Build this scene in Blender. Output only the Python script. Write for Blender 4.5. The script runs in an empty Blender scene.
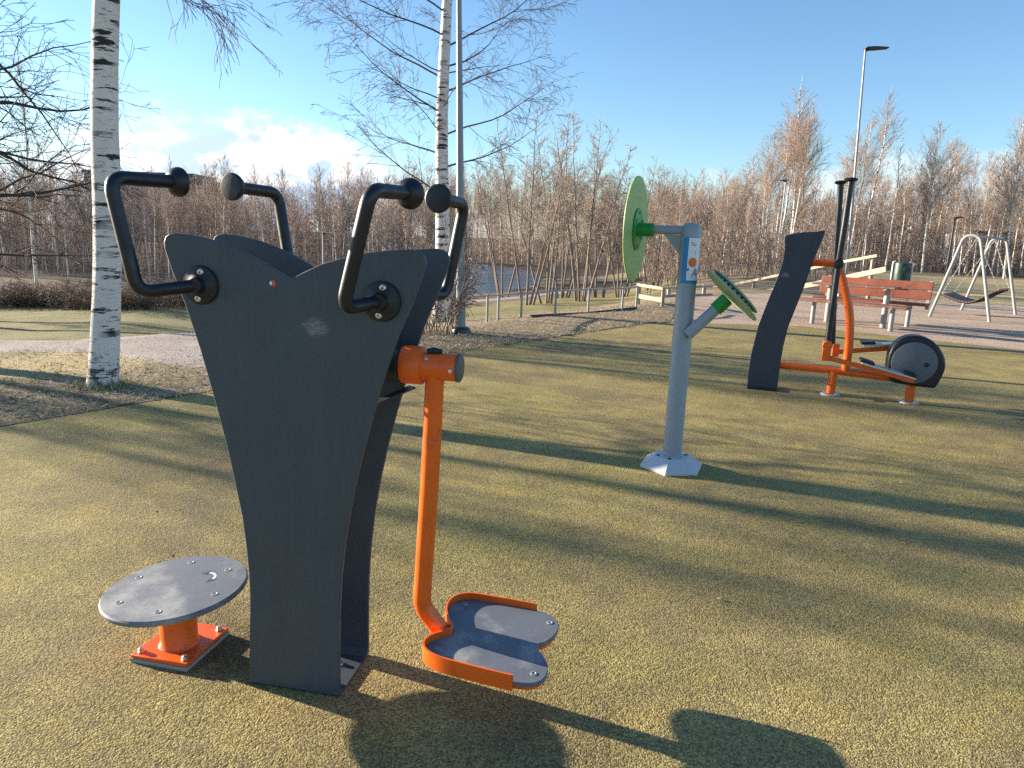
import bpy, math, random
from mathutils import Vector, Matrix, Quaternion
from mathutils import noise as mnoise
PI = math.pi
sc = bpy.context.scene
COL = sc.collection
RAD = math.radians
def sstep(a, b, x):
    t = min(1, max(0, (x-a)/(b-a))); return t*t*(3-2*t)
def lerp(a, b, t): return a+(b-a)*t
def plin(tab, x):
    if x <= tab[0][0]: return tab[0][1]
    for (x0, y0), (x1, y1) in zip(tab, tab[1:]):
        if x <= x1: return lerp(y0, y1, (x-x0)/(x1-x0))
    return tab[-1][1]

# ------------------------------------------------------------------ camera
F_PX, CAM_H = 710.0, 1.45
PITCH, ROLL = RAD(11.7), RAD(2.1)
fwd = Vector((0, math.cos(PITCH), -math.sin(PITCH))); up0 = Vector((0, math.sin(PITCH), math.cos(PITCH))); r0 = Vector((1, 0, 0))
RGT = r0*math.cos(ROLL)+up0*math.sin(ROLL); UPV = up0*math.cos(ROLL)-r0*math.sin(ROLL)
CAM = Vector((0, 0, CAM_H))
cd = bpy.data.cameras.new('camera'); cam = bpy.data.objects.new('camera', cd); COL.objects.link(cam)
M3 = Matrix((RGT, UPV, -fwd)).transposed()
cam.matrix_world = Matrix.Translation(CAM) @ M3.to_4x4()
cd.sensor_width = 36; cd.lens = 36*F_PX/1024; cd.clip_start = 0.05; cd.clip_end = 4000
sc.camera = cam
def ray(x, y): return fwd*F_PX+RGT*(x-512)+UPV*(384-y)
def gp(x, y, z=0.0):                      # the point of a level plane seen at a photo position
    d = ray(x, y); return CAM+d*((z-CAM_H)/d.z)
def aty(x, y, Y):
    d = ray(x, y); return CAM+d*(Y/d.y)
def on_plane(x, y, pt, n):
    d = ray(x, y); return CAM+d*(((pt-CAM).dot(n))/d.dot(n))
def horizon(x): return 237+0.0367*(x-512)

# ------------------------------------------------------------------ terrain
def edge_s(x, y): return -.797*(x+3.62)+.604*(y-4.84)
PC = [(0,0),(1.8,0),(4,-.3),(7,-.85),(10,-1.1),(26,-2.5),(40,-2.95),(400,-2.6)]
PL = [(0,0),(1.8,0),(4,-.1),(10,-.42),(17,-.75),(24,-1.1),(45,-3.2),(200,-3.4)]
PR = [(0,0),(22,0),(28,.05),(36,.12),(60,.12),(200,2.5),(400,4)]
def height(x, y):
    s = edge_s(x, y)
    if s < 0 and y < 14: return 0.0
    az = math.atan2(x, y); r = math.hypot(x, y)
    wr = sstep(.12, .34, az); wl = sstep(-.22, -.5, az)
    z = lerp(lerp(plin(PC, s), plin(PL, s), wl), plin(PR, r), wr)
    k = sstep(2, 8, max(s, 0))*(1-wr)+sstep(20, 30, r)*wr
    z += k*.10*mnoise.noise(Vector((x*.21, y*.21, 3.1)))+k*.05*mnoise.noise(Vector((x*.7, y*.7, 7)))
    e = ((x+7)/9)**2+((y-81)/31)**2
    z -= 1.3*sstep(1.25, .8, e)
    return z
def on_ground(x, y): return Vector((x, y, height(x, y)))
def hit(px, py):                           # where a line of sight meets the terrain
    d = ray(px, py).normalized(); t = 1.0
    for i in range(6000):
        p = CAM+d*t
        if p.z <= height(p.x, p.y): return p
        t += .01*max(1, t*.3)
    return p

# ------------------------------------------------------------------ mesh helpers
class MB:
    def __init__(s): s.v = []; s.f = []; s.mi = []
    def add(s, vs, fs, mi=0):
        o = len(s.v); s.v.extend([tuple(v) for v in vs]); s.f.extend([tuple(i+o for i in f) for f in fs]); s.mi.extend([mi]*len(fs)); return s
    def box(s, c, size, rot=None):
        c = Vector(c); hx, hy, hz = size[0]/2, size[1]/2, size[2]/2
        R = rot or Matrix.Identity(3)
        vs = [c+R@Vector((x, y, z)) for x in (-hx, hx) for y in (-hy, hy) for z in (-hz, hz)]
        return s.add(vs, [(0,1,3,2),(4,6,7,5),(0,4,5,1),(2,3,7,6),(0,2,6,4),(1,5,7,3)])
    def beam(s, a, b, w, h, up=Vector((0, 0, 1))):
        a = Vector(a); b = Vector(b); d = (b-a); L = d.length; d.normalize()
        sd = d.cross(up).normalized(); u = sd.cross(d).normalized()
        return s.box((a+b)/2, (L, w, h), Matrix((d, sd, u)).transposed())
    def tube(s, pts, r, n=12, cap=True):
        pts = [Vector(p) for p in pts]; m = len(pts)
        rs = r if isinstance(r, (list, tuple)) else [r]*m
        vs = []; fs = []
        t = (pts[1]-pts[0]).normalized()
        a = Vector((0, 0, 1)) if abs(t.z) < .9 else Vector((1, 0, 0))
        u = t.cross(a).normalized()
        for i, p in enumerate(pts):
            if i == 0: tt = pts[1]-pts[0]
            elif i == m-1: tt = pts[-1]-pts[-2]
            else: tt = (pts[i+1]-p).normalized()+(p-pts[i-1]).normalized()
            tt.normalize()
            u = (u-tt*u.dot(tt)); u.normalize(); w = tt.cross(u)
            for k in range(n):
                an = 2*PI*k/n; vs.append(p+(u*math.cos(an)+w*math.sin(an))*rs[i])
        for i in range(m-1):
            for k in range(n):
                k2 = (k+1) % n; fs.append((i*n+k, i*n+k2, (i+1)*n+k2, (i+1)*n+k))
        if cap: fs.append(tuple(range(n-1, -1, -1))); fs.append(tuple((m-1)*n+k for k in range(n)))
        return s.add(vs, fs)
    def lathe(s, base, axis, prof, n=32):      # prof: (radius, distance along the axis)
        base = Vector(base); ax = Vector(axis).normalized()
        a = Vector((0, 0, 1)) if abs(ax.z) < .9 else Vector((1, 0, 0))
        u = ax.cross(a).normalized(); w = ax.cross(u)
        vs = []; fs = []; m = len(prof)
        for r, h in prof:
            for k in range(n):
                an = 2*PI*k/n; vs.append(base+ax*h+(u*math.cos(an)+w*math.sin(an))*max(r, 1e-4))
        for i in range(m-1):
            for k in range(n):
                k2 = (k+1) % n; fs.append((i*n+k, i*n+k2, (i+1)*n+k2, (i+1)*n+k))
        fs.append(tuple(range(n-1, -1, -1))); fs.append(tuple((m-1)*n+k for k in range(n)))
        return s.add(vs, fs)
    def prism(s, poly, o, u, w, th):           # outline in the plane (u, w), thickness along u x w
        o = Vector(o); u = Vector(u); w = Vector(w); nn = u.cross(w).normalized()
        m = len(poly)
        vs = [o+u*a+w*b-nn*th/2 for a, b in poly]+[o+u*a+w*b+nn*th/2 for a, b in poly]
        fs = [tuple(range(m-1, -1, -1)), tuple(range(m, 2*m))]+[(i, (i+1) % m, m+(i+1) % m, m+i) for i in range(m)]
        return s.add(vs, fs)
    def mesh(s, name, mats, smooth=35):
        me = bpy.data.meshes.new(name); me.from_pydata(s.v, [], s.f)
        for m in (mats if isinstance(mats, (list, tuple)) else [mats]): me.materials.append(m)
        if any(s.mi): me.polygons.foreach_set('material_index', s.mi)
        if smooth:
            me.polygons.foreach_set('use_smooth', [True]*len(s.f))
            me.update(); me.set_sharp_from_angle(angle=RAD(smooth))
        me.update()
        return me
    def build(s, name, mats, parent=None, smooth=35, bevel=0, seg=2, recalc=True):
        me = s.mesh(name, mats, smooth)
        if recalc:
            import bmesh
            bm = bmesh.new(); bm.from_mesh(me); bmesh.ops.recalc_face_normals(bm, faces=bm.faces); bm.to_mesh(me); bm.free()
        o = bpy.data.objects.new(name, me); COL.objects.link(o)
        if parent: o.parent = parent
        if bevel:
            b = o.modifiers.new('bevel', 'BEVEL'); b.width = bevel; b.segments = seg; b.limit_method = 'ANGLE'; b.angle_limit = RAD(40)
        return o
def fillet(pts, r, n=6):
    pts = [Vector(p) for p in pts]; rs = r if isinstance(r, (list, tuple)) else [r]*len(pts)
    out = [pts[0]]
    for i in range(1, len(pts)-1):
        p = pts[i]; a = (pts[i-1]-p); b = (pts[i+1]-p); la, lb = a.length, b.length; a.normalize(); b.normalize()
        ang = a.angle(b); t = min(rs[i]/math.tan(ang/2), la*.48, lb*.48)
        p0 = p+a*t; p2 = p+b*t
        for k in range(n+1):
            q = k/n; out.append(p0*(1-q)**2+p*2*q*(1-q)+p2*q*q)
    out.append(pts[-1]); return out
def smooth_poly(pts, it=2, closed=True):
    pts = [Vector((p[0], p[1])) for p in pts]
    for _ in range(it):
        o = []; m = len(pts)
        for i in range(m if closed else m-1):
            a, b = pts[i], pts[(i+1) % m]; o += [a*.75+b*.25, a*.25+b*.75]
        if not closed: o = [pts[0]]+o+[pts[-1]]
        pts = o
    return [(p.x, p.y) for p in pts]
def thing(name, label, cat, loc=(0, 0, 0), rotz=0, group=None):
    o = bpy.data.objects.new(name, None); COL.objects.link(o); o.location = loc; o.rotation_euler = (0, 0, rotz)
    o.empty_display_size = .2
    return tag(o, label, cat, group)
def tag(o, label, cat, group=None):
    o['label'] = label; o['category'] = cat
    if group: o['group'] = group
    return o
def copy_thing(root, loc, rotz, scale, label, group, name=None):
    r = root.copy(); COL.objects.link(r); r.location = loc; r.rotation_euler = (0, 0, rotz); r.scale = scale
    r['label'] = label; r['group'] = group
    if name: r.name = name
    for ch in list(root.children):
        c = ch.copy(); COL.objects.link(c); c.parent = r
    return r

# ------------------------------------------------------------------ materials
class NT:
    def __init__(s, name):
        s.m = bpy.data.materials.new(name); s.m.use_nodes = True; s.t = s.m.node_tree; s.b = s.t.nodes['Principled BSDF']
    def n(s, typ, **kw):
        nd = s.t.nodes.new(typ)
        for k, v in kw.items():
            if k in nd.inputs.keys() if hasattr(nd.inputs, 'keys') else False: nd.inputs[k].default_value = v
            else: setattr(nd, k, v)
        return nd
    def l(s, a, b): s.t.links.new(a, b)
    def pos(s, world=False):
        if world: return s.n('ShaderNodeNewGeometry').outputs['Position']
        return s.n('ShaderNodeTexCoord').outputs['Object']
    def mapping(s, v, scale=(1, 1, 1), loc=(0, 0, 0)):
        m = s.n('ShaderNodeMapping'); m.inputs['Scale'].default_value = scale; m.inputs['Location'].default_value = loc; s.l(v, m.inputs['Vector']); return m.outputs[0]
    def noise(s, v, scale, detail=4, rough=.55):
        t = s.n('ShaderNodeTexNoise'); t.inputs['Scale'].default_value = scale; t.inputs['Detail'].default_value = detail; t.inputs['Roughness'].default_value = rough
        s.l(v, t.inputs['Vector']); return t.outputs['Fac']
    def ramp(s, fac, stops, interp='LINEAR'):
        r = s.n('ShaderNodeValToRGB'); r.color_ramp.interpolation = interp
        el = r.color_ramp.elements
        while len(el) < len(stops): el.new(.5)
        for e, (p, c) in zip(el, stops): e.position = p; e.color = (c, c, c, 1) if not isinstance(c, (tuple, list)) else (*c[:3], 1)
        s.l(fac, r.inputs['Fac']); return r.outputs['Color']
    def mix(s, fac, a, b, mode='MIX'):
        m = s.n('ShaderNodeMix', data_type='RGBA', blend_type=mode)
        for sock, v in ((m.inputs[0], fac), (m.inputs[6], a), (m.inputs[7], b)):
            if isinstance(v, (int, float)): sock.default_value = v if sock == m.inputs[0] else (v, v, v, 1)
            elif isinstance(v, (tuple, list)): sock.default_value = (*v[:3], 1)
            else: s.l(v, sock)
        return m.outputs[2]
    def math(s, op, a, b=None):
        m = s.n('ShaderNodeMath', operation=op)
        for i, v in enumerate((a, b)):
            if v is None: continue
            if isinstance(v, (int, float)): m.inputs[i].default_value = v
            else: s.l(v, m.inputs[i])
        return m.outputs[0]
    def bump(s, h, strength=.3, dist=.01):
        b = s.n('ShaderNodeBump'); b.inputs['Strength'].default_value = strength; b.inputs['Distance'].default_value = dist
        s.l(h, b.inputs['Height']); s.l(b.outputs[0], s.b.inputs['Normal'])
    def out(s, col, rough=.5, metal=0, coat=0, spec=None):
        if isinstance(col, (tuple, list)): s.b.inputs['Base Color'].default_value = (*col[:3], 1)
        else: s.l(col, s.b.inputs['Base Color'])
        if isinstance(rough, (int, float)): s.b.inputs['Roughness'].default_value = rough
        else: s.l(rough, s.b.inputs['Roughness'])
        s.b.inputs['Metallic'].default_value = metal; s.b.inputs['Coat Weight'].default_value = coat
        if spec is not None: s.b.inputs['Specular IOR Level'].default_value = spec
        return s.m
def paint(name, c, rough=.4, var=.14, scale=9, bump=.015, metal=0, coat=0, dirt=None, chips=False):
    t = NT(name); p = t.pos(); f = t.noise(p, scale, 5)
    col = t.mix(f, tuple(x*(1-var) for x in c), tuple(x*(1+var) for x in c))
    if dirt:
        f2 = t.ramp(t.noise(p, scale*.7+3, 8, .7), [(.55, 0), (.72, 1)]); col = t.mix(f2, col, dirt)
    if bump >= .02: t.bump(t.noise(p, scale*22, 3), bump, .004)
    if chips:
        ch = t.ramp(t.noise(t.mapping(p, (1, 1, 1), (4, 2, 9)), 26, 6, .75), [(.655, 0), (.68, .85)]); col = t.mix(ch, col, (.16, .12, .10))
    r = t.ramp(t.noise(p, scale*2, 4), [(.3, max(.03, rough-.1)), (.7, min(1, rough+.12))])
    return t.out(col, r, metal, coat)
M = {}
M['orange'] = paint('orange_paint', (.78, .125, .008), .36, .08, 8, .012, dirt=(.42, .085, .02), chips=True)
M['black_rubber'] = paint('black_rubber', (.0065, .0100, .0155), .42, .15, 14, .08)
M['bolt'] = paint('bright_steel', (.62, .6, .57), .3, .1, 30, .03, metal=.9)
M['galv'] = paint('galvanised_steel', (.42, .43, .44), .5, .18, 16, .05, metal=.55)
M['galv_pole'] = paint('weathered_zinc', (.27, .28, .29), .55, .18, 16, .05, metal=.3)
M['galv_matt'] = paint('zinc_grey_paint', (.30, .295, .28), .6, .15, 12, .05)
M['post_grey'] = paint('grey_blue_paint', (.27, .32, .36), .38, .06, 6, .012)
M['base_grey'] = paint('pale_grey_plastic', (.48, .50, .52), .5, .012, 8, .05)
M['lime'] = paint('lime_board', (.33, .48, .15), .5, .06, 8, .012)
M['pale_green'] = paint('pale_green_board', (.27, .40, .23), .5, .08, 8, .012)
M['deep_green'] = paint('green_collar', (.010, .26, .035), .4, .06, 8, .012)
M['bin_green'] = paint('bin_green', (.008, .038, .025), .45, .12, 8, .05)
M['red_wood'] = paint('red_stained_wood', (.225, .058, .027), .65, .45, 5, .2, dirt=(.075, .035, .025))
M['worn_wood'] = paint('worn_red_wood', (.19, .085, .06), .6, .3, 9, .2, dirt=(.40, .33, .28))
M['raw_wood'] = paint('raw_timber', (.33, .275, .19), .7, .2, 6, .15)
M['grey_wood'] = paint('grey_timber', (.33, .31, .28), .75, .2, 8, .2)
M['wheel_grey'] = paint('grey_plastic_disc', (.115, .13, .155), .5, .06, 8, .012)
M['silver'] = paint('silver_plate', (.50, .51, .52), .42, .1, 18, .012, metal=.3)
M['white_print'] = paint('white_print', (.72, .74, .76), .45, .05, 10, .02)
M['blue_print'] = paint('blue_print', (.01, .22, .50), .45, .05, 10, .02)
M['orange_print'] = paint('orange_print', (.70, .14, .02), .45, .1, 60, .02)
M['dark_print'] = paint('dark_print', (.05, .06, .09), .5, .05, 10, .02)
M['red_print'] = paint('red_print', (.75, .09, .02), .45, .05, 10, .02)
M['lamp_dark'] = paint('dark_grey_lamp', (.03, .033, .038), .4, .1, 12, .04)
def dark_panel(name, c):
    t = NT(name); p = t.pos()
    f = t.noise(t.mapping(p, (2, 2, .8)), 3.5, 6, .6)
    col = t.mix(f, tuple(x*.8 for x in c), tuple(x*1.25 for x in c))
    fl = t.noise(t.mapping(p, (60, 60, 3)), 2.2, 3)
    col = t.mix(t.ramp(fl, [(.45, 0), (.8, .22)]), col, tuple(x*1.9 for x in c))
    sp = t.ramp(t.noise(p, 55, 3, .6), [(.70, 0), (.78, .35)]); col = t.mix(sp, col, (.13, .14, .14))
    # a pale scuff where something struck the board
    sep = t.n('ShaderNodeSeparateXYZ'); t.l(p, sep.inputs[0])
    dx = t.math('SUBTRACT', sep.outputs[0], .10); dz = t.math('SUBTRACT', sep.outputs[2], 1.178)
    ax = t.math('POWER', t.math('MULTIPLY', dx, 13.0), 2); az = t.math('POWER', t.math('MULTIPLY', dz, 19.0), 2)
    near = t.math('SUBTRACT', 1.0, t.math('MINIMUM', t.math('ADD', ax, az), 1.0))
    streak = t.noise(t.mapping(p, (16, 16, 70)), 2.2, 7, .8)
    sc_ = t.ramp(t.math('MULTIPLY', near, streak), [(.36, 0), (.50, .5)]); col = t.mix(sc_, col, (.30, .31, .31))
    t.bump(t.noise(p, 260, 2), .08, .002)
    return t.out(col, t.ramp(t.noise(p, 6, 5), [(.3, .42), (.7, .6)]))
M['panel'] = dark_panel('dark_grey_board', (.044, .062, .078))
M['panel_navy'] = dark_panel('navy_grey_board', (.026, .038, .058))
def pad_mat():
    t = NT('scuffed_foot_board'); p = t.pos(); f = t.noise(p, 7, 6, .6)
    col = t.mix(f, (.085, .10, .125), (.16, .175, .20))
    w = t.ramp(t.noise(t.mapping(p, (1, 1, 1), (3, 1, 0)), 5.5, 5, .6), [(.48, 0), (.66, .8)]); col = t.mix(w, col, (.33, .33, .32))
    col = t.mix(t.ramp(t.noise(p, 120, 2), [(.55, 0), (.7, .4)]), col, (.07, .08, .1))
    t.bump(t.noise(p, 420, 2), .25, .002); return t.out(col, .6)
M['pad'] = pad_mat()
def rubber_mat():
    t = NT('rubber_granule_surface'); p = t.pos(True)
    big = t.noise(p, .85, 6, .62); mid = t.noise(t.mapping(p, (1, 1, 1), (9, 4, 0)), 2.3, 6, .65); fine = t.noise(p, 26, 4, .6)
    col = t.mix(t.ramp(mid, [(.32, 0), (.66, 1)]), (.255, .202, .085), (.58, .448, .165))
    moss = t.ramp(t.noise(t.mapping(p, (1, 1, 1), (2, 7, 0)), 1.1, 6, .62), [(.47, 0), (.68, .7)]); col = t.mix(moss, col, (.33, .300, .075))
    dark = t.ramp(big, [(.47, 0), (.66, .75)]); col = t.mix(dark, col, (.175, .130, .078))
    gold = t.ramp(t.noise(t.mapping(p, (1, 1, 1), (5, 1, 0)), 3.1, 5, .6), [(.50, 0), (.70, .75)]); col = t.mix(gold, col, (.52, .385, .10))
    col = t.mix(t.ramp(fine, [(.3, .35), (.7, 0)]), col, (.10, .085, .045))
    vo = t.n('ShaderNodeTexVoronoi'); vo.inputs['Scale'].default_value = 175; vo.inputs['Randomness'].default_value = 1; t.l(p, vo.inputs['Vector'])
    cellv = t.n('ShaderNodeSeparateColor'); t.l(vo.outputs['Color'], cellv.inputs[0])
    worn = t.ramp(t.noise(t.mapping(p, (1, 1, 1), (12, 2, 0)), .9, 8, .72), [(.52, 0), (.60, .45)]); col = t.mix(worn, col, (.20, .155, .095))
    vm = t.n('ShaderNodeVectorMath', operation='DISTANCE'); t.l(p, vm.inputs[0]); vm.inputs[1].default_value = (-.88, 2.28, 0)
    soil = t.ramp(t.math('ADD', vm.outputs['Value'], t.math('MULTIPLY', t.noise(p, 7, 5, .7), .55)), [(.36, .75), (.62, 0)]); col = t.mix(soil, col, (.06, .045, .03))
    br = t.ramp(cellv.outputs[0], [(0, .45), (.5, 1.0), (1, 1.6)])
    col = t.mix(1.0, col, br, 'MULTIPLY')
    gap = t.ramp(vo.outputs['Distance'], [(.30, 0), (.66, .55)]); col = t.mix(gap, col, (.09, .075, .035))
    yel = t.ramp(cellv.outputs[1], [(.86, 0), (.93, .5)]); col = t.mix(yel, col, (.46, .36, .12))
    inv = t.math('SUBTRACT', 1.0, vo.outputs['Distance'])
    h = t.math('ADD', t.math('MULTIPLY', inv, .6), t.math('MULTIPLY', t.noise(p, 60, 3), .9))
    t.bump(h, .5, .006)
    return t.out(col, .9, spec=.25)
M['rubber'] = rubber_mat()
def ground_mat():
    t = NT('park_ground'); p = t.pos(True)
    at = t.n('ShaderNodeVertexColor'); at.layer_name = 'zone'
    sp = t.n('ShaderNodeSeparateColor'); t.l(at.outputs['Color'], sp.inputs[0])
    n1 = t.noise(p, 1.3, 6, .65); n2 = t.noise(t.mapping(p, (1, 1, 1), (3, 8, 1)), 9, 5, .7); n3 = t.noise(p, 55, 4, .7)
    floor = t.mix(n2, (.085, .062, .042), (.20, .15, .105))
    lawn = t.mix(t.ramp(n1, [(.35, 0), (.65, 1)]), (.105, .120, .036), (.25, .22, .105))
    lawn = t.mix(t.ramp(n2, [(.42, 0), (.7, .8)]), lawn, (.34, .28, .16))
    lit = t.mix(t.ramp(n2, [(.3, 0), (.7, 1)]), (.15, .11, .07), (.46, .36, .235))
    lit = t.mix(t.ramp(n1, [(.55, 0), (.75, .6)]), lit, (.17, .18, .065))
    lit = t.mix(t.ramp(n3, [(.33, .4), (.55, 0)]), lit, (.09, .065, .045))
    dry = t.mix(t.ramp(n2, [(.3, 0), (.7, 1)]), (.30, .235, .115), (.52, .42, .235))
    def fac(ch): return t.ramp(t.math('ADD', ch, t.math('MULTIPLY', t.math('SUBTRACT', n2, .5), .7)), [(.38, 0), (.62, 1)])
    col = t.mix(fac(sp.outputs[0]), floor, lawn); col = t.mix(fac(sp.outputs[1]), col, lit); col = t.mix(fac(sp.outputs[2]), col, dry)
    t.bump(t.math('ADD', t.math('MULTIPLY', n2, .6), n3), .45, .02)
    return t.out(col, .95, spec=.15)
M['ground'] = ground_mat()
def gravel(name, a, b):
    t = NT(name); p = t.pos(True); n1 = t.noise(p, .8, 6, .65); n2 = t.noise(p, 45, 4, .7)
    col = t.mix(t.ramp(n1, [(.35, 0), (.68, 1)]), a, b)
    col = t.mix(t.ramp(n2, [(.35, .5), (.6, 0)]), col, tuple(x*.5 for x in a))
    sp = t.ramp(t.noise(t.mapping(p, (1, 1, 1), (4, 4, 0)), 3.4, 7, .75), [(.60, 0), (.68, .6)]); col = t.mix(sp, col, (.13, .095, .07))
    t.bump(n2, .7, .02); return t.out(col, .93, spec=.2)
M['yard'] = gravel('pinkish_grit', (.38, .285, .215), (.56, .43, .33))
M['path'] = gravel('grit_path', (.33, .28, .25), (.48, .42, .38))
def birch_bark(name, dens=1.0, white=(.76, .695, .635), vs=1.0):
    t = NT(name); p = t.pos()
    big = t.noise(p, 5, 4); base = t.mix(big, tuple(x*.82 for x in white), tuple(min(1, x*1.08) for x in white))
    base = t.mix(t.ramp(t.noise(t.mapping(p, (3, 3, 30*vs)), 3, 5, .6), [(.45, 0), (.8, .35)]), base, (.50, .42, .36))
    d1 = t.noise(t.mapping(p, (1.35, 1.35, 8.2*vs)), 2.0, 4, .62); m1 = t.ramp(d1, [(.600-.03*dens, 0), (.625-.03*dens, 1)])
    d2 = t.noise(t.mapping(p, (5, 5, 34*vs), (3, 2, 5)), 2.0, 3, .55); m2 = t.ramp(d2, [(.66-.02*dens, 0), (.70-.02*dens, .9)])
    gate = t.ramp(t.noise(t.mapping(p, (1, 1, 1.6*vs), (7, 1, 2)), 2.2, 3), [(.36, .0), (.5, 1)])
    mk = t.math('MAXIMUM', t.math('MULTIPLY', m1, gate), m2)
    col = t.mix(mk, base, (.035, .030, .028))
    if name == 'birch_bark':
        sz = t.n('ShaderNodeSeparateXYZ'); t.l(p, sz.inputs[0])
        low = t.math('ADD', t.math('SUBTRACT', .50, t.math('MULTIPLY', sz.outputs[2], .70)), t.math('MULTIPLY', t.math('SUBTRACT', t.noise(t.mapping(p, (6, 6, 5)), 2, 5, .7), .5), 1.6))
        col = t.mix(t.ramp(low, [(.36, 0), (.52, .9)]), col, (.075, .062, .052))
    t.bump(t.math('SUBTRACT', t.noise(t.mapping(p, (6, 6, 50)), 3, 4), t.math('MULTIPLY', mk, .8)), .35, .012)
    return t.out(col, .7, spec=.3)
M['bark'] = birch_bark('birch_bark', 1.75)
M['bark_far'] = birch_bark('far_birch_bark', 1.2, (.70, .64, .57), .35)
M['twig'] = paint('dark_birch_twigs', (.085, .055, .048), .7, .25, 6, .1)
M['limb'] = paint('dark_limb_bark', (.060, .047, .042), .8, .3, 14, .3)
M['crown_far'] = paint('reddish_bare_twigs', (.34, .255, .21), .8, .3, .5, 0)
M['crown_far_b'] = paint('greyish_bare_twigs', (.32, .255, .205), .8, .3, .5, 0)
M['alder'] = paint('grey_brown_bark', (.19, .15, .125), .85, .35, 3, .2)
M['wood_mass'] = paint('far_bare_wood', (.285, .215, .17), .9, .45, .08, 0)
M['conifer'] = paint('dark_needles', (.035, .050, .028), .85, .3, 1, 0)
M['reeds'] = paint('dead_stems', (.15, .105, .075), .85, .4, 3, 0)
M['straw'] = paint('straw_blades', (.55, .45, .26), .8, .3, 4, 0)
M['green_blade'] = paint('green_blades', (.13, .17, .04), .8, .3, 4, 0)
M['leaf'] = paint('fallen_leaves', (.42, .29, .18), .85, .5, 9, 0)
M['facade'] = paint('pale_facade', (.26, .25, .26), .8, .1, .3, 0)
M['facade_red'] = paint('brick_facade', (.30, .16, .13), .85, .15, .5, 0)
M['glass_dark'] = paint('dark_window', (.05, .06, .08), .15, .1, 1, 0)
M['hammock'] = paint('brown_slats', (.15, .09, .075), .6, .3, 14, .1)
M['grass_far'] = M['straw']
def water_mat():
    t = NT('lake_water'); p = t.pos(True)
    t.bump(t.noise(t.mapping(p, (1, .35, 1)), 1.6, 4), .6, .08); return t.out((.07, .11, .15), .25)
M['water'] = water_mat()

# ------------------------------------------------------------------ setting
def polar_ground():
    rs = [0.0]; r = .6
    while r < 1500: rs.append(r); r *= 1.035 if r < 80 else 1.12
    angs = []; a = -PI
    while a < PI-1e-6:
        angs.append(a); a += RAD(.5) if -RAD(46) < a < RAD(46) else RAD(4)
    n = len(angs); vs = [(0, 0, -.03)]; fs = []
    for r in rs[1:]:
        for a in angs:
            x, y = r*math.sin(a), r*math.cos(a); s = edge_s(x, y)
            vs.append((x, y, height(x, y)-.03*(1-sstep(.0, .5, s))-(.03 if in_yard(x, y) else 0)))
    for k in range(n): fs.append((0, 1+(k+1) % n, 1+k))
    for i in range(len(rs)-2):
        for k in range(n):
            k2 = (k+1) % n; fs.append((1+i*n+k, 1+i*n+k2, 1+(i+1)*n+k2, 1+(i+1)*n+k))
    mb = MB(); mb.add(vs, fs); o = mb.build('ground', M['ground'], smooth=180, recalc=False); o['kind'] = 'structure'
    ca = o.data.color_attributes.new('zone', 'FLOAT_COLOR', 'POINT')
    dat = []
    for x, y, z in vs:
        s = edge_s(x, y); az = math.atan2(x, y); r = math.hypot(x, y); nz = mnoise.noise(Vector((x*.3, y*.3, 1)))
        wr = sstep(.18, .32, az)
        lit = (1-sstep(1.2, 2.8, s+nz*1.2))*(1-wr*sstep(16, 20, r))
        if az > -.3: lit = max(lit, (1-sstep(4.0, 7.5, s+nz*1.5))*(1-wr))
        lawn = sstep(2.0, 4.5, s+nz)*(1-sstep(20, 26, s))*(1-wr)
        if az > -.2: lawn = sstep(5, 8, s+nz*1.5)*(1-sstep(11, 17, s+nz*3))*(1-wr)
        dry = wr*sstep(.40, .50, az)*sstep(18, 22, r+nz)*(1-sstep(50, 60, r)); dry = max(dry, (1-wr)*sstep(28, 31, s+nz*4)*(1-sstep(38, 44, s+nz*4)))
        if az < -.3: dry = max(dry, .62*sstep(.8, 2.0, s)*(1-sstep(2.8, 4.2, s))+(.25*nz)); lawn = max(lawn, .45*(1-sstep(1, 3, s))+.5*nz)
        if wr > .3 and az < .5: lit = max(lit, .75*sstep(15, 18, r)*(1-sstep(46, 52, r)))
        dat += [lawn, lit, dry, 1]
    ca.data.foreach_set('color', dat)
YARD = [(2.95,13.28),(5.39,13.30),(8.02,11.06),(14,6.0),(24,-2),(40,8),(34,20),(16.5,20.8),(11,22.3),(7.2,22.6),(4.6,19.2)]
def inside(poly, x, y):
    c = False; m = len(poly)
    for i in range(m):
        x0, y0 = poly[i]; x1, y1 = poly[(i+1) % m]
        if (y0 > y) != (y1 > y) and x < (x1-x0)*(y-y0)/(y1-y0)+x0: c = not c
    return c
def in_yard(x, y): return x > 2 and inside(YARD, x, y)
polar_ground()
def flat_sheet(name, poly, z, m, wob=.0, step=.35):
    pts = []
    for (x0, y0), (x1, y1) in zip(poly, poly[1:]+poly[:1]):
        L = math.hypot(x1-x0, y1-y0); k = max(1, int(L/step))
        for i in range(k):
            t = i/k; x, y = lerp(x0, x1, t), lerp(y0, y1, t); w = wob*mnoise.noise(Vector((x*1.3, y*1.3, 2)))+wob*.6*mnoise.noise(Vector((x*4, y*4, 5)))
            pts.append((x+w, y+w))
    mb = MB(); mb.prism(pts, (0, 0, z-.02), (1, 0, 0), (0, 1, 0), .04)
    o = mb.build(name, m, smooth=0); o['kind'] = 'structure'; return o
RUB = [(-9,-2.26),(-3.62,4.84),(-2.69,6.20),(-.56,9.05),(2.70,13.20),(5.39,13.37),(8.02,11.09),(14,5.9),(24,-2.2),(24,-9),(-9,-9)]
flat_sheet('rubber_surface', RUB, 0.0, M['rubber'], .02)
flat_sheet('gravel_yard', YARD, -.008, M['yard'], .12)
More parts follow.
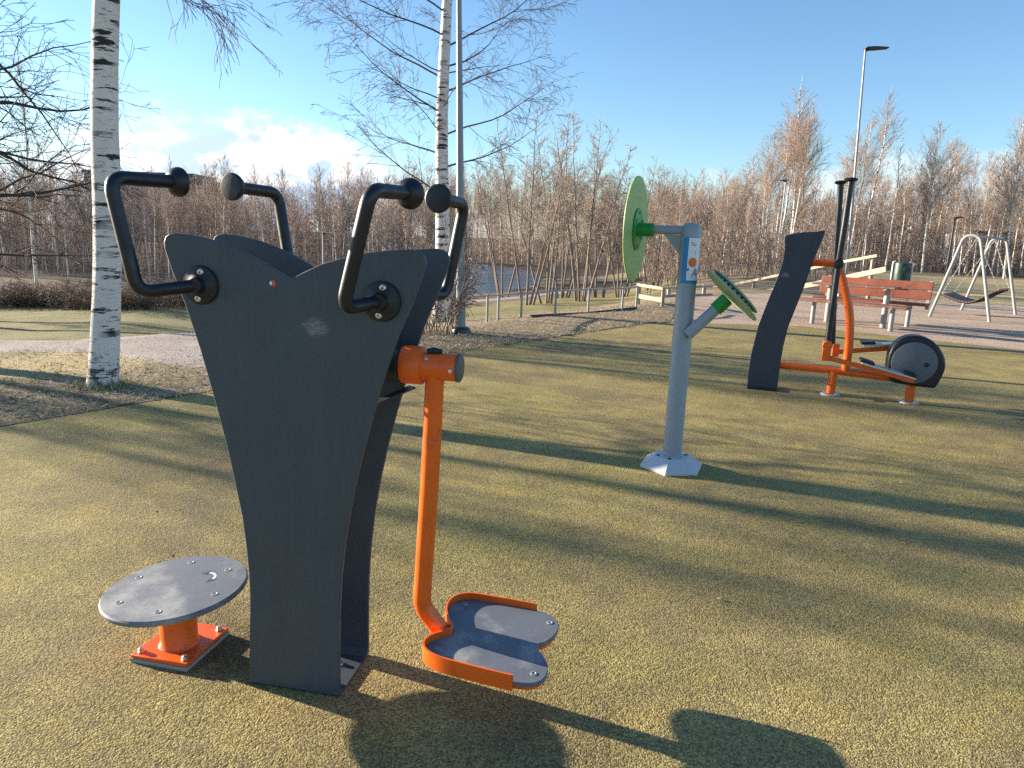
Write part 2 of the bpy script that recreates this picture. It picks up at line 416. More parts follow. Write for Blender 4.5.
# dark border strip round the rubber
mb = MB()
eb = [(-9,-2.3),(-3.64,4.87),(-2.71,6.23),(-.58,9.09),(2.66,13.26)]
for a, b in zip(eb, eb[1:]): mb.beam((*a, -.022), (*b, -.022), .05, .05)
o = mb.build('kerb_strip', paint('dark_edging', (.09, .075, .055), .9, .3, 8, .2), smooth=0); o['kind'] = 'structure'
def strip(name, cl, ws, m, lift=.012, step=.25, seed=1):
    pts = smooth_poly(cl, 3, False); W = len(ws); vs = []; fs = []; n = 7
    for i, (x, y) in enumerate(pts):
        a = pts[max(0, i-1)]; b = pts[min(len(pts)-1, i+1)]; d = Vector((b[0]-a[0], b[1]-a[1])).normalized(); nn = Vector((-d.y, d.x))
        w = plin(list(enumerate(ws)), i/(len(pts)-1)*(W-1))
        for k in range(n):
            q = (k/(n-1)-.5)*w; q *= 1+.25*mnoise.noise(Vector((x*1.1, y*1.1, seed+k*.2)))
            X, Y = x+nn.x*q, y+nn.y*q; vs.append((X, Y, height(X, Y)+lift*(1 if 0 < k < n-1 else -.5)))
    for i in range(len(pts)-1):
        for k in range(n-1): fs.append((i*n+k, i*n+k+1, (i+1)*n+k+1, (i+1)*n+k))
    mb = MB(); mb.add(vs, fs); o = mb.build(name, m, smooth=180); o['kind'] = 'structure'
    for p in o.data.polygons:
        pass
    return o
def draped_path():
    hi = [(-90,339),(60,341),(120,337),(160,333),(205,331),(320,328)]; lo = [(-90,351),(60,353),(100,355),(130,361),(165,368),(205,373),(320,384)]
    vs = []; fs = []; n = 9; cols = list(range(-90, 321, 6))
    for px in cols:
        w = 1.6*mnoise.noise(Vector((px*.05, 0, 3)))+1.0*mnoise.noise(Vector((px*.16, 0, 8)))
        a, b = hit(px, plin(hi, px)+.4*w), hit(px, plin(lo, px)+w)
        for k in range(n):
            q = a.lerp(b, k/(n-1)); vs.append((q.x, q.y, height(q.x, q.y)+(.022 if 0 < k < n-1 else -.02)))
    for i in range(len(cols)-1):
        for k in range(n-1): fs.append((i*n+k, i*n+k+1, (i+1)*n+k+1, (i+1)*n+k))
    mb = MB(); mb.add(vs, fs); o = mb.build('path', M['path'], smooth=180); o['kind'] = 'structure'
draped_path()
strip('lake_path', [(-6,33),(-3.2,33.5),(-.5,35),(1.5,39),(3,46)], [2,2,2,2,2], M['path'], .06)
mb = MB(); ring = [(-7+10*math.cos(t), 81+33*math.sin(t), -2.98) for t in [2*PI*i/64 for i in range(64)]]
mb.add(ring, [tuple(range(64))]); o = mb.build('lake_water', M['water'], smooth=0); o['kind'] = 'structure'

# ------------------------------------------------------------------ the near double-station exercise machine
bl = gp(250, 683); br = gp(340, 697); W1 = (br-bl).normalized(); N1 = Vector((-W1.y, W1.x, 0)); O1 = (bl+br)/2
ROT1 = math.atan2(W1.y, W1.x); DEP = .24
root = thing('exercise_machine', 'tall dark grey double-panel exercise machine with four black handles and orange pendulum', 'exercise machine', O1+N1*DEP/2, ROT1)
OUT = [(-.156,0),(-.149,.11),(-.143,.226),(-.1395,.31),(-.140,.39),(-.1455,.48),(-.154,.57),(-.170,.66),(-.188,.76),(-.210,.86),(-.234,.958),(-.267,1.086),(-.310,1.222),(-.348,1.323),(-.363,1.372),(-.364,1.392),(-.357,1.408),(-.340,1.417),(-.318,1.4185),(-.273,1.415),(-.2,1.401),(-.116,1.374),(-.045,1.341),(.002,1.316),(.022,1.306),(.034,1.306),(.068,1.324),(.121,1.349),(.191,1.370),(.26,1.386),(.328,1.395),(.383,1.399),(.405,1.395),(.419,1.384),(.426,1.367),(.423,1.35),(.39,1.259),(.351,1.169),(.296,1.009),(.257,.87),(.228,.76),(.203,.645),(.183,.53),(.169,.41),(.161,.29),(.158,.17),(.157,.08),(.157,0)]
TH = .013
def panel_bm(y):
    mb = MB(); mb.prism(OUT, (0, y, .008), (1, 0, 0), (0, 0, 1), TH); return mb
panel_bm(-DEP/2).build('front_panel', M['panel'], root, bevel=.0025, seg=2)
panel_bm(DEP/2).build('back_panel', M['panel'], root, bevel=.0025, seg=2)
mb = MB(); q = DEP/2-TH/2-.001
prof = [(-q, .030), (-q+.008, .018), (-q+.022, .010), (q-.022, .010), (q-.008, .018), (q, .030), (q, .004), (-q, .004)]
mb.prism([(a, b) for a, b in prof], (0, 0, 0), (0, 1, 0), (0, 0, 1), .312)
mb.build('base_plate', M['panel'], root, smooth=0)
for x in (-.09, .09): MB().lathe((x, .03, .010), (0, 0, 1), [(.014, 0), (.014, .003), (.009, .003), (.009, .010), (.006, .012)], 12).build('bolt', M['bolt'], root)
def handle(fx, fz, sgn, lean, knob_in, kz):
    yf = sgn*(DEP/2+TH/2)
    fl = MB(); fl.lathe((fx, yf, fz), (0, sgn, 0), [(.055, 0), (.0565, .004), (.054, .010), (.040, .013), (.026, .020), (.021, .036)], 36)
    h = fl.build('handle', M['black_rubber'], root)
    p0 = Vector((fx, yf, fz)); p1 = Vector((fx+lean[0], yf+sgn*.148, fz+lean[1])); p2 = Vector((fx+lean[2], yf+sgn*.168, kz)); p3 = Vector((fx+lean[2]+knob_in, yf-sgn*.030, kz+.004))
    g = MB(); g.tube(fillet([p0, p1, p2, p3], .044, 8), .0190, 16); g.build('grip_tube', M['black_rubber'], h)
    ax = (p3-p2).normalized()
    k = MB(); k.lathe(p3-ax*.012, ax, [(.018, -.010), (.026, -.006), (.034, .001), (.040, .011), (.0425, .020), (.042, .025), (.038, .0285), (.020, .030), (.008, .0302)], 32); k.build('knob', M['black_rubber'], h)
    for dx, dz in ((.006, .038), (-.006, -.038)):
        MB().lathe((fx+dx+.0*fx, yf+sgn*.009, fz+dz), (0, sgn, 0), [(.0105, 0), (.0105, .004), (.0075, .0075), (.003, .008), (.003, .004)], 14).build('bolt', M['bolt'], h)
handle(-.250, 1.281, -1, (-.095, -.016, -.140), .055, 1.566)
handle(.300, 1.262, -1, (-.052, -.010, .034), .030, 1.551)
handle(-.265, 1.285, 1, (.09, -.012, .036), -.040, 1.567)
handle(.315, 1.265, 1, (.055, -.012, .107), -.026, 1.549)
mb = MB()
mb.prism([(-.037,1.297),(-.031,1.289),(-.026,1.297),(-.031,1.304)], (0, -DEP/2-TH/2-.001, 0), (1, 0, 0), (0, 0, 1), .0014); mb.build('maker_mark', M['white_print'], root, smooth=0)
mb = MB()
mb.prism([(-.027,1.289),(-.021,1.288),(-.016,1.293),(-.017,1.302),(-.022,1.306),(-.027,1.304),(-.0245,1.297)], (0, -DEP/2-TH/2-.001, 0), (1, 0, 0), (0, 0, 1), .0014); mb.build('maker_mark', M['red_print'], root, smooth=0)
# pendulum
hz_ = 1.065
mb = MB(); mb.lathe((.190, 0, hz_), (1, 0, 0), [(.050, 0), (.050, .125)], 28)
mb.box((.215, 0, hz_), (.05, DEP-TH-.004, .15)); mb.build('axle_housing', M['lamp_dark'], root, bevel=.003)
mb = MB(); mb.beam((.20, -.10, .93), (.315, .10, .975), .03, .006); mb.build('stop_bracket', M['lamp_dark'], root)
arm = MB(); arm.lathe((.318, 0, hz_), (1, 0, 0), [(.052, 0), (.0565, .003), (.0575, .010), (.0575, .060), (.055, .064), (.0435, .066), (.0415, .070), (.0415, .168)], 40)
parm = arm.build('pendulum_arm', M['orange'], root)
mb = MB(); mb.tube(fillet([(.418, 0, hz_-.02), (.406, 0, .70), (.384, 0, .285), (.455, .012, .188)], [.0, .6, .09, 0], 8), .0285, 20); mb.build('arm_tube', M['orange'], parm)
mb = MB(); mb.lathe((.486, 0, hz_), (1, 0, 0), [(.0425, 0), (.0432, .004), (.0425, .010), (.039, .012)], 32); mb.build('end_cap', paint('grey_end_cap', (.10, .09, .08), .55), parm)
mb = MB(); mb.tube([(.396, -.012, hz_+.045), (.415, -.008, hz_+.048), (.440, -.004, hz_+.046)], [.008, .011, .007], 10); mb.build('rubber_bumper', M['black_rubber'], parm)
for x, z in ((.400, .028), (.475, -.004)): MB().lathe((x, -math.sqrt(.0415**2-z*z)+.001, hz_+z), (0, -1, .6 if z > .01 else 0), [(.006, -.002), (.006, .003), (.003, .004)], 10).build('bolt', M['bolt'], parm)
PAD = [(.496,.120),(.465,.165),(.440,.222),(.434,.272),(.446,.318),(.485,.346),(.545,.343),(.64,.335),(.747,.322),(.794,.297),(.819,.250),(.812,.185),(.785,.137),(.762,.124),(.766,.100),(.792,.062),(.815,.006),(.811,-.050),(.782,-.082),(.736,-.088),(.650,-.076),(.569,-.063),(.485,-.046),(.440,-.018),(.424,.020),(.437,.060),(.467,.085)]
PAD = [(a, b-DEP/2) for a, b in PAD]
padS = smooth_poly(PAD, 2)
mb = MB(); mb.prism(padS, (0, 0, .196), (1, 0, 0), (0, 1, 0), .014); fp = mb.build('foot_plate', M['pad'], parm, bevel=.002)
def rim(poly, z0, z1, th):
    mb = MB(); m = len(poly); o2 = []
    for i, (x, y) in enumerate(poly):
        a = Vector(poly[max(0, i-1)]); b = Vector(poly[min(m-1, i+1)]); d = (b-a).normalized(); o2.append((x+d.y*th, y-d.x*th))
    vs = [(x, y, z) for x, y in poly for z in (z0, z1)]+[(x, y, z) for x, y in o2 for z in (z0, z1)]
    fs = []
    for i in range(m-1):
        a, b = 2*i, 2*i+2; c, d = 2*m+2*i, 2*m+2*i+2
        fs += [(a, b, b+1, a+1), (c, c+1, d+1, d), (a+1, b+1, d+1, c+1), (a, c, d, b)]
    fs += [(0, 1, 2*m+1, 2*m), (2*m-2, 4*m-2, 4*m-1, 2*m-1)]
    mb.add(vs, fs); return mb
k0 = max(range(len(padS)), key=lambda i: padS[i][1]-abs(padS[i][0]-.735)*5); k1 = min(range(len(padS)), key=lambda i: padS[i][1]+abs(padS[i][0]-.715)*5)
cyc = padS[k1:]+padS[:k0+1]
cyc = [(x, y) for x, y in cyc]
area = sum(a[0]*b[1]-b[0]*a[1] for a, b in zip(padS, padS[1:]+padS[:1]))
rimpts = cyc
if area < 0: rim(rimpts, .176, .226, -.006).build('plate_rim', M['orange'], parm)
else: rim(rimpts, .176, .226, .006).build('plate_rim', M['orange'], parm)
mb = MB(); mb.prism([(x*.97+.018, y*.97) for x, y in padS], (0, 0, .182), (1, 0, 0), (0, 1, 0), .011); mb.build('plate_underframe', M['orange'], parm)
for x, y in ((.485, .305), (.785, .255), (.47, .02), (.775, -.035)): MB().lathe((x, y-DEP/2, .2025), (0, 0, 1), [(.011, 0), (.0105, .002), (.006, .0025), (.005, .001)], 16).build('screw', M['galv_pole'], parm)

# ------------------------------------------------------------------ the twist disc
root = thing('twist_stool', 'low round grey twisting platform on an orange post beside the tall machine', 'exercise machine', (-1.122, 2.240, 0), RAD(-12))
mb = MB(); mb.box((0, 0, .022), (.212, .236, .012)); bp = mb.build('base_plate', M['orange'], root, bevel=.002)
mb = MB(); mb.box((0, 0, .008), (.215, .239, .014)); mb.build('base_shim', M['galv_matt'], root)
mb = MB(); mb.lathe((0, -.01, .028), (0, 0, 1), [(.067, 0), (.063, .006), (.0605, .010), (.0605, .155), (.050, .16), (.050, .20)], 40); mb.build('column', M['orange'], root)
for sx in (-1, 1):
    for sy in (-1, 1): MB().lathe((sx*.084, sy*.094, .028), (0, 0, 1), [(.013, 0), (.013, .003), (.010, .003), (.010, .013), (.006, .015)], 6).build('bolt', M['bolt'], root, smooth=0)
tilt = Matrix.Rotation(RAD(-3.5), 3, 'Y') @ Matrix.Rotation(RAD(1.5), 3, 'X'); axd = tilt @ Vector((0, 0, 1)); dc = Vector((.018, -.03, .231))
mb = MB(); mb.lathe(dc, axd, [(.205, 0), (.226, .003), (.229, .008), (.229, .017), (.225, .0225), (.20, .0235)], 72); ds = mb.build('disc', M['pad'], root)
mb = MB(); mb.lathe(dc-axd*.022, axd, [(.07, 0), (.09, .006), (.09, .021)], 32); mb.build('bearing', M['lamp_dark'], root)
for k in range(6):
    a = RAD(50+60*k); p = dc+tilt@Vector((.172*math.cos(a), .172*math.sin(a), .0232)); MB().lathe(p, axd, [(.012, 0), (.0115, .0015), (.0075, .002), (.006, .0006)], 14).build('screw', M['galv_pole'], ds)
a0 = RAD(46); ac = Vector((.088*math.cos(a0), .088*math.sin(a0), 0))
def arc_pt(r, t_, z=.0240): return dc+tilt@(ac+Vector((r*math.cos(t_), r*math.sin(t_), z)))
arcp = [a0+RAD(-50+12.5*i) for i in range(9)]
mb = MB()
for a, b in zip(arcp, arcp[1:]): mb.add([arc_pt(r, q) for r, q in ((.034, a), (.042, a), (.042, b), (.034, b))], [(0, 1, 2, 3)])
mb.build('arrow_arc', M['white_print'], ds, smooth=0)
for t0, sg in ((arcp[0], -1), (arcp[-1], 1)):
    MB().add([arc_pt(.024, t0, .0243), arc_pt(.053, t0, .0243), arc_pt(.038, t0+sg*.7, .0243)], [(0, 1, 2)]).build('arrow_head', M['dark_print'], ds, smooth=0)

# ------------------------------------------------------------------ the wheel post
T0 = gp(671, 467); AW = RAD(-21.7)
root = thing('hand_wheel_post', 'grey steel post carrying two green hand wheels on a pale angular foot', 'exercise machine', T0, AW)
mb = MB(); mb.lathe((0, 0, .05), (0, 0, 1), [(.060, 0), (.060, 1.485), (.056, 1.503), (.044, 1.516), (.025, 1.523), (0, 1.525)], 40); mb.build('post', M['post_grey'], root)
mb = MB(); mb.lathe((0, 0, 0), (0, 0, 1), [(.212, 0), (.212, .022), (.122, .082), (.070, .084)], 6); mb.build('foot_cover', M['base_grey'], root, smooth=0, bevel=.004)
for k in (0, 1, 3, 4): MB().lathe((.095*math.cos(RAD(60*k+30)), .095*math.sin(RAD(60*k+30)), .080), (0, 0, 1), [(.012, 0), (.012, .006), (.008, .008)], 12).build('foot_cap', M['lamp_dark'], root)
mb = MB(); mb.tube([(-.03, 0, 1.529), (-.270, 0, 1.527)], .0265, 20); mb.build('arm', M['post_grey'], root)
mb = MB(); mb.prism([(-.055, 1.498), (-.165, 1.504), (-.055, 1.37)], (0, 0, 0), (1, 0, 0), (0, 0, 1), .008); mb.build('gusset', M['post_grey'], root, smooth=0)
uc = Vector((-.350, 0, 1.524))
mb = MB(); mb.lathe(uc, (1, 0, 0), [(.300, -.002), (.325, .000), (.328, .004), (.328, .009), (.325, .012), (.30, .0125)], 96); wl = mb.build('wheel', M['lime'], root)
mb = MB(); mb.lathe(uc+Vector((.0135, 0, 0)), (1, 0, 0), [(.128, 0), (.131, .002), (.131, .008), (.125, .010)], 48); mb.build('flange', M['deep_green'], wl)
mb = MB(); mb.lathe(uc+Vector((.023, 0, 0)), (1, 0, 0), [(.044, 0), (.042, .01), (.042, .095), (.036, .100)], 32); mb.build('hub', M['deep_green'], wl)
for k in range(6):
    a = RAD(60*k+30); MB().lathe(uc+Vector((.0233, .105*math.cos(a), .105*math.sin(a))), (1, 0, 0), [(.010, 0), (.010, .004), (.006, .007)], 10).build('bolt', M['deep_green'], wl)
# lower arm points up and out
la = Vector((.060, -.06, .910)); ld = Vector((.66, .20, .735)).normalized()
mb = MB(); mb.tube([la-ld*.03, la+ld*.235], .036, 20); mb.build('arm', M['post_grey'], root)
mb = MB(); mb.lathe(la+ld*.200, ld, [(.044, 0), (.044, .09), (.040, .095)], 32); col_ = mb.build('collar', M['deep_green'], root)
lc = la+ld*.318
mb = MB(); mb.lathe(lc, ld, [(.205, 0), (.214, .003), (.215, .012), (.205, .015)], 72); lw = mb.build('wheel', M['pale_green'], root)
mb = MB(); mb.lathe(lc+ld*.0155, ld, [(.120, 0), (.120, .020)], 40); mb.build('hub', M['pale_green'], lw)
for k in range(24):
    a = 2*PI*k/24; u = ld.cross(Vector((0, 1, 0))).normalized(); w = ld.cross(u); MB().lathe(lc+ld*.0155+(u*math.cos(a)+w*math.sin(a))*.14, ld, [(.012, 0), (.014, .004), (.014, .016), (.010, .020)], 10).build('ball', M['silver'], lw)
mb = MB(); mb.lathe(lc+ld*.036, ld, [(.175, 0), (.183, .002), (.184, .010), (.175, .013)], 72); mb.build('wheel', M['pale_green'], root)
# wrapped sign
FD = (Vector((0, 0, 0))-Vector((T0.x, T0.y, 0))).normalized(); FR = Vector((-FD.y, FD.x, 0))
ir = Matrix.Rotation(-AW, 3, 'Z')
def wrap(a, z, r): return ir@((FD*math.cos(a)+FR*math.sin(a))*r)+Vector((0, 0, z))
def patch(a0, a1, z0, z1, r, m, name):
    mb = MB(); n = 14; vs = []; fs = []
    for i in range(n+1):
        a = lerp(a0, a1, i/n); vs += [wrap(a, z0, r), wrap(a, z1, r)]
    for i in range(n): fs.append((2*i, 2*i+2, 2*i+3, 2*i+1))
    mb.add(vs, fs); return mb.build(name, m, root, smooth=60)
def patch_poly(pts, a0, r, m, name):
    mb = MB(); cx = sum(p[0] for p in pts)/len(pts); cz = sum(p[1] for p in pts)/len(pts); q = len(pts); K = 5
    vs = [wrap(a0+lerp(cx, x, k/K)/.062, lerp(cz, z, k/K), r) for k in range(1, K+1) for x, z in pts]+[wrap(a0+cx/.062, cz, r)]
    fs = [((k-1)*q+i, (k-1)*q+(i+1) % q, k*q+(i+1) % q, k*q+i) for k in range(1, K) for i in range(q)]+[(i, (i+1) % q, K*q) for i in range(q)]
    mb.add(vs, fs); return mb.build(name, m, root, smooth=60)
patch(RAD(-38), RAD(86), 1.206, 1.488, .0606, M['blue_print'], 'sign_backing')
sg = patch(RAD(-6), RAD(84), 1.226, 1.484, .0611, M['white_print'], 'sign_face')
def text_on(txt, size, a0, z0, m):
    cu = bpy.data.curves.new('lettering', 'FONT'); cu.body = txt; cu.size = size; ob = bpy.data.objects.new('lettering', cu); COL.objects.link(ob)
    bpy.context.view_layer.update()
    me = bpy.data.meshes.new_from_object(ob.evaluated_get(bpy.context.evaluated_depsgraph_get())); bpy.data.objects.remove(ob)
    mb = MB(); mb.add([wrap(a0+v.co.x/.0615, z0+v.co.y, .0617) for v in me.vertices], [tuple(p.vertices) for p in me.polygons]); return mb.build('lettering', m, root, smooth=0)
text_on('Tai', .030, RAD(4), 1.436, M['dark_print']); text_on('T', .046, RAD(22), 1.381, M['post_grey'])
patch_poly([(.029*math.cos(t), 1.336+.029*math.sin(t)) for t in [2*PI*i/20 for i in range(20)]], RAD(26), .0617, M['orange_print'], 'sign_ball')
patch_poly([(-.02, 1.241), (.03, 1.241), (.022, 1.294), (.004, 1.306), (-.006, 1.281)], RAD(38), .0617, paint('grey_blue_print', (.25, .33, .48), .5), 'sign_figure')
patch_poly([(-.014, 1.283), (-.002, 1.286), (-.001, 1.298), (-.013, 1.298)], RAD(8), .0617, M['dark_print'], 'sign_figure')
patch_poly([(-.044, 1.231), (.0, 1.231), (.0, 1.241), (-.03, 1.274), (-.044, 1.261)], RAD(36), .0614, M['white_print'], 'sign_figure')

# ------------------------------------------------------------------ the cross trainer
AE = RAD(-21); E0 = Vector((2.574, 7.162, 0))
root = thing('cross_trainer', 'orange outdoor cross trainer with curved dark panel, tall black levers and flywheel case', 'exercise machine', E0, AE)
left = [(-.150,.0),(-.153,.162),(-.144,.34),(-.106,.621),(-.060,.80),(-.013,.969),(.035,1.14),(.060,1.274),(.066,1.406),(.055,1.506)]
right = [(.415,1.582),(.396,1.49),(.354,1.353),(.312,1.17),(.271,.986),(.225,.81),(.182,.642),(.158,.46),(.148,.294),(.143,0.0)]
topc = [(.066,1.530),(.129,1.550),(.20,1.562),(.265,1.570),(.34,1.576),(.405,1.590)]
pe = left+topc+right
for nm, y in (('front_panel', 0), ('back_panel', .25)):
    mb = MB(); mb.prism(pe, (0, y, .03), (1, 0, 0), (0, 0, 1), .014); mb.build(nm, M['panel_navy'], root, bevel=.003)
mb = MB(); mb.box((-.003, .125, .015), (.296, .29, .028)); mb.build('foot_block', M['black_rubber'], root, bevel=.004)
mb = MB(); mb.tube([(0, .012, .25), (0, .238, .25)], .012, 10); mb.build('cross_brace', M['lamp_dark'], root)
mb = MB(); mb.tube(fillet([(.10, .125, .257), (.652, .125, .248), (1.30, .125, .225)], .1), .036, 20); mb.build('main_beam', M['orange'], root)
mb = MB(); mb.tube([(.25, .125, 1.307), (.592, .125, 1.311)], .036, 20); mb.build('top_beam', M['orange'], root)
post = [(.758,.262),(.762,.40),(.760,.533),(.752,.66),(.738,.78),(.712,.90),(.681,1.005),(.645,1.12),(.600,1.25),(.580,1.300)]
mb = MB(); mb.tube([(a, .125, b) for a, b in post], [.040]*6+[.037, .034, .032, .030], 20); mb.build('curved_post', M['orange'], root)
for x, z in ((.652, .24), (1.357, .23)):
    mb = MB(); mb.tube([(x, .125, z), (x-.004, .125, .014)], .042, 20); ft = mb.build('foot_post', M['orange'], root)
    mb = MB(); mb.lathe((x-.004, .125, .002), (0, 0, 1), [(.095, 0), (.095, .010), (.088, .014)], 28); mb.build('foot_flange', M['galv'], ft)
    for k in range(4): MB().lathe((x-.004+.070*math.cos(PI/4+k*PI/2), .125+.070*math.sin(PI/4+k*PI/2), .014), (0, 0, 1), [(.014, 0), (.014, .012), (.008, .018)], 8).build('bolt', M['bolt'], ft)
mb = MB(); mb.tube([(.575, -.13, 1.308), (.575, .38, 1.308)], .020, 14); mb.lathe((.56, -.135, 1.306), (0, 1, 0), [(.030, 0), (.046, .006), (.046, .06)], 24); mb.lathe((.585, .33, 1.31), (0, 1, 0), [(.046, 0), (.046, .055), (.030, .06)], 24)
mb.build('pivot', M['black_rubber'], root)
def lever(y, pts, nm='lever'):
    mb = MB(); mb.tube(fillet([(a, y, b) for a, b in pts], .15, 8), .029, 18); lv = mb.build(nm, M['black_rubber'], root)
    tip = Vector((pts[-1][0], y, pts[-1][1])); ax = (tip-Vector((pts[-2][0], y, pts[-2][1]))).normalized()
    mb = MB(); mb.lathe(tip-ax*.02, ax, [(.035, 0), (.056, .012), (.060, .020), (.044, .034), (.012, .038)], 24); mb.build('cap', M['black_rubber'], lv)
    return lv
lever(-.10, [(.552,.500),(.560,1.306),(.573,1.741),(.578,2.085)])
lever(.35, [(.625,.45),(.555,1.306),(.530,1.80),(.512,2.095)])
mb = MB(); mb.box((.552, -.10, .463), (.075, .085, .17)); mb.lathe((.552, -.15, .53), (0, 1, 0), [(.045, 0), (.045, .10)], 20); mb.build('lever_bracket', M['orange'], root, bevel=.006)
mb = MB(); mb.box((.660, .35, .43), (.065, .075, .13)); mb.build('lever_bracket', M['orange'], root, bevel=.006)
mb = MB(); mb.beam((.58, -.10, .405), (1.335, -.12, .262), .05, .045); mb.build('pedal_arm', M['orange'], root, bevel=.005)
mb = MB(); mb.beam((.66, .35, .41), (1.28, .35, .515), .05, .045); mb.build('pedal_arm', M['orange'], root, bevel=.005)
def pedal(y, a, b):
    a = Vector((a[0], y, a[1])); b = Vector((b[0], y, b[1])); d = (b-a).normalized()
    mb = MB(); mb.beam(a, b, .15, .022); pd = mb.build('pedal', M['silver'], root, bevel=.006)
    up = Vector((-d.z, 0, d.x))
    for p, L in ((a+d*.045, .13), (b-d*.05, .10)):
        mb = MB(); mb.beam(p-d*L/2+up*.026, p+d*L/2+up*.020, .155, .030); mb.build('foot_stop', M['black_rubber'], pd, bevel=.008)
pedal(-.13, (.865, .395), (1.335, .292)); pedal(.35, (.905, .505), (1.32, .560))
whl = [(1.109,.408),(1.111,.47),(1.128,.54),(1.158,.59),(1.20,.631),(1.25,.657),(1.30,.667),(1.355,.667),(1.41,.655),(1.465,.630),(1.515,.588),(1.555,.535),(1.585,.480),(1.600,.42),(1.602,.370),(1.590,.310),(1.570,.245),(1.552,.197),(1.535,.182),(1.50,.180),(1.346,.184),(1.21,.196),(1.150,.212),(1.125,.25),(1.112,.32)]
mb = MB(); mb.prism(whl, (0, .125, 0), (1, 0, 0), (0, 0, 1), .20); fc = mb.build('flywheel_case', M['black_rubber'], root, bevel=.028, seg=4)
mb = MB(); mb.lathe((1.335, .020, .410), (0, -1, 0), [(.198, 0), (.196, .008), (.185, .012), (.0, .0125)], 64); mb.build('side_disc', M['wheel_grey'], fc)
mb = MB(); mb.lathe((1.44, .004, .405), (0, -1, 0), [(.020, 0), (.020, .010), (.012, .014)], 20); mb.build('crank_cap', M['black_rubber'], fc)

# ------------------------------------------------------------------ picnic table, benches, bin
BD = Vector((.76, -.65, 0)).normalized(); BP = Vector((.65, .76, 0)).normalized(); AB = math.atan2(BD.y, BD.x)
B0 = gp(890, 331)
def bench(name, label, cat, off, back, seat_mat, x0, x1, legs, h=.45):
    r = thing(name, label, cat, B0+BP*off, AB)
    for i, y in enumerate((-.10, .10) if not back else (-.13, .03, .18)):
        mb = MB(); mb.beam((x0, y, h), (x1, y, h), .135 if back else .19, .045); mb.build('seat_plank', seat_mat, r, bevel=.008)
    for x in legs:
        mb = MB(); mb.tube([(x, 0, 0), (x, 0, h-.03)], .042, 16); lg = mb.build('leg', M['galv_matt'], r)
        mb = MB(); mb.beam((x, -.20, h-.035), (x, .22, h-.035), .05, .022); mb.build('bracket', M['galv_matt'], lg)
        if back:
            mb = MB(); mb.beam((x+.26*(1 if x > -.6 else -1), .21, h-.10), (x+.26*(1 if x > -.6 else -1), .30, h+.44), .05, .06, Vector((1, 0, 0))); mb.build('back_strut', M['galv_matt'], r, bevel=.004)
    if back:
        for z, y in ((.16, .245), (.345, .275)):
            mb = MB(); mb.box(((x0+x1)/2, y, h+z), (x1-x0, .038, .168), Matrix.Rotation(RAD(-9), 3, 'X')); mb.build('back_plank', seat_mat, r, bevel=.008)
    return r
bench('picnic_bench', 'backless bench with worn wooden seat nearest the rubber, in front of the table', 'bench', 0, False, M['worn_wood'], -1.80, .27, (0, -1.41))
bench('park_bench', 'long red wooden bench with a plank backrest behind the table', 'bench', 1.18, True, M['red_wood'], -1.78, .32, (0.02, -1.36))
r = thing('picnic_table', 'narrow worn wooden table on grey steel legs between the two benches', 'table', B0+BP*.55, AB)
for y in (-.16, .0, .16):
    mb = MB(); mb.beam((-1.60, y, .76), (-.08, y, .76), .152, .045); mb.build('top_plank', M['worn_wood'], r, bevel=.008)
for x in (-.26, -1.30):
    mb = MB(); mb.tube([(x, 0, 0), (x, 0, .73)], .055, 16); lg = mb.build('leg', M['galv_matt'], r)
    mb = MB(); mb.beam((x, -.24, .725), (x, .24, .725), .06, .022); mb.build('bracket', M['galv_matt'], lg)
bp_ = aty(902, 270, 18.0)
r = thing('litter_bin', 'round dark green litter bin on a grey post behind the red bench', 'bin', (bp_.x, bp_.y, 0), RAD(-20))
ztop = aty(902, 262.5, 18.0).z
mb = MB(); mb.lathe((0, 0, .42), (0, 0, 1), [(.175, 0), (.185, .02), (.185, ztop-.46), (.175, ztop-.43), (.10, ztop-.42)], 32); bo = mb.build('body', M['bin_green'], r)
mb = MB(); mb.box((.08, -.165, ztop-.16), (.16, .05, .11)); mb.build('opening', M['lamp_dark'], bo, bevel=.02)
for sx in (-1, 1):
    mb = MB(); mb.tube(fillet([(sx*.212, 0, 0), (sx*.212, 0, ztop+.0), (sx*.16, 0, ztop+.02)], .03), .026, 12); mb.build('side_post', M['galv'], r)

# ------------------------------------------------------------------ hammock swing
SW = Vector((.72, -.69, 0)).normalized(); SA = Vector((.69, .72, 0)).normalized(); SC = Vector((11.0, 17.05, 0))
r = thing('hammock_swing', 'galvanised arched frame with a brown slatted hammock seat on four chains', 'swing', SC, math.atan2(SW.y, SW.x))
AH = 1.84
for sy in (-1, 1):
    y = sy*1.46
    P = [(-.60, y*1.0, 0), (-.17, y*.96, AH), (.13, y*.96, AH), (.58, y, 0)]
    mb = MB(); mb.tube(fillet(P, .24, 10), .034, 16); mb.build('frame_arch', M['galv_matt'], r)
mb = MB(); mb.tube([(-.02, -1.40, AH), (-.02, 1.40, AH)], .028, 14); mb.build('top_bar', M['galv_matt'], r)
prof = [(-.62,.50),(-.50,.45),(-.36,.40),(-.22,.365),(-.08,.35),(.04,.38),(.16,.46),(.28,.55),(.40,.63),(.50,.68)]
mb = MB()
for i in range(len(prof)-1):
    (x0, z0), (x1, z1) = prof[i], prof[i+1]
    for k in range(2):
        a = (lerp(x0, x1, k/2+.04), lerp(z0, z1, k/2+.04)); b = (lerp(x0, x1, k/2+.46), lerp(z0, z1, k/2+.46))
        mb.prism([(a[0], a[1]), (b[0], b[1]), (b[0], b[1]-.03), (a[0], a[1]-.03)], (0, 0, 0), (1, 0, 0), (0, 0, 1), 1.15)
hs = mb.build('hammock_seat', M['hammock'], r, smooth=0)
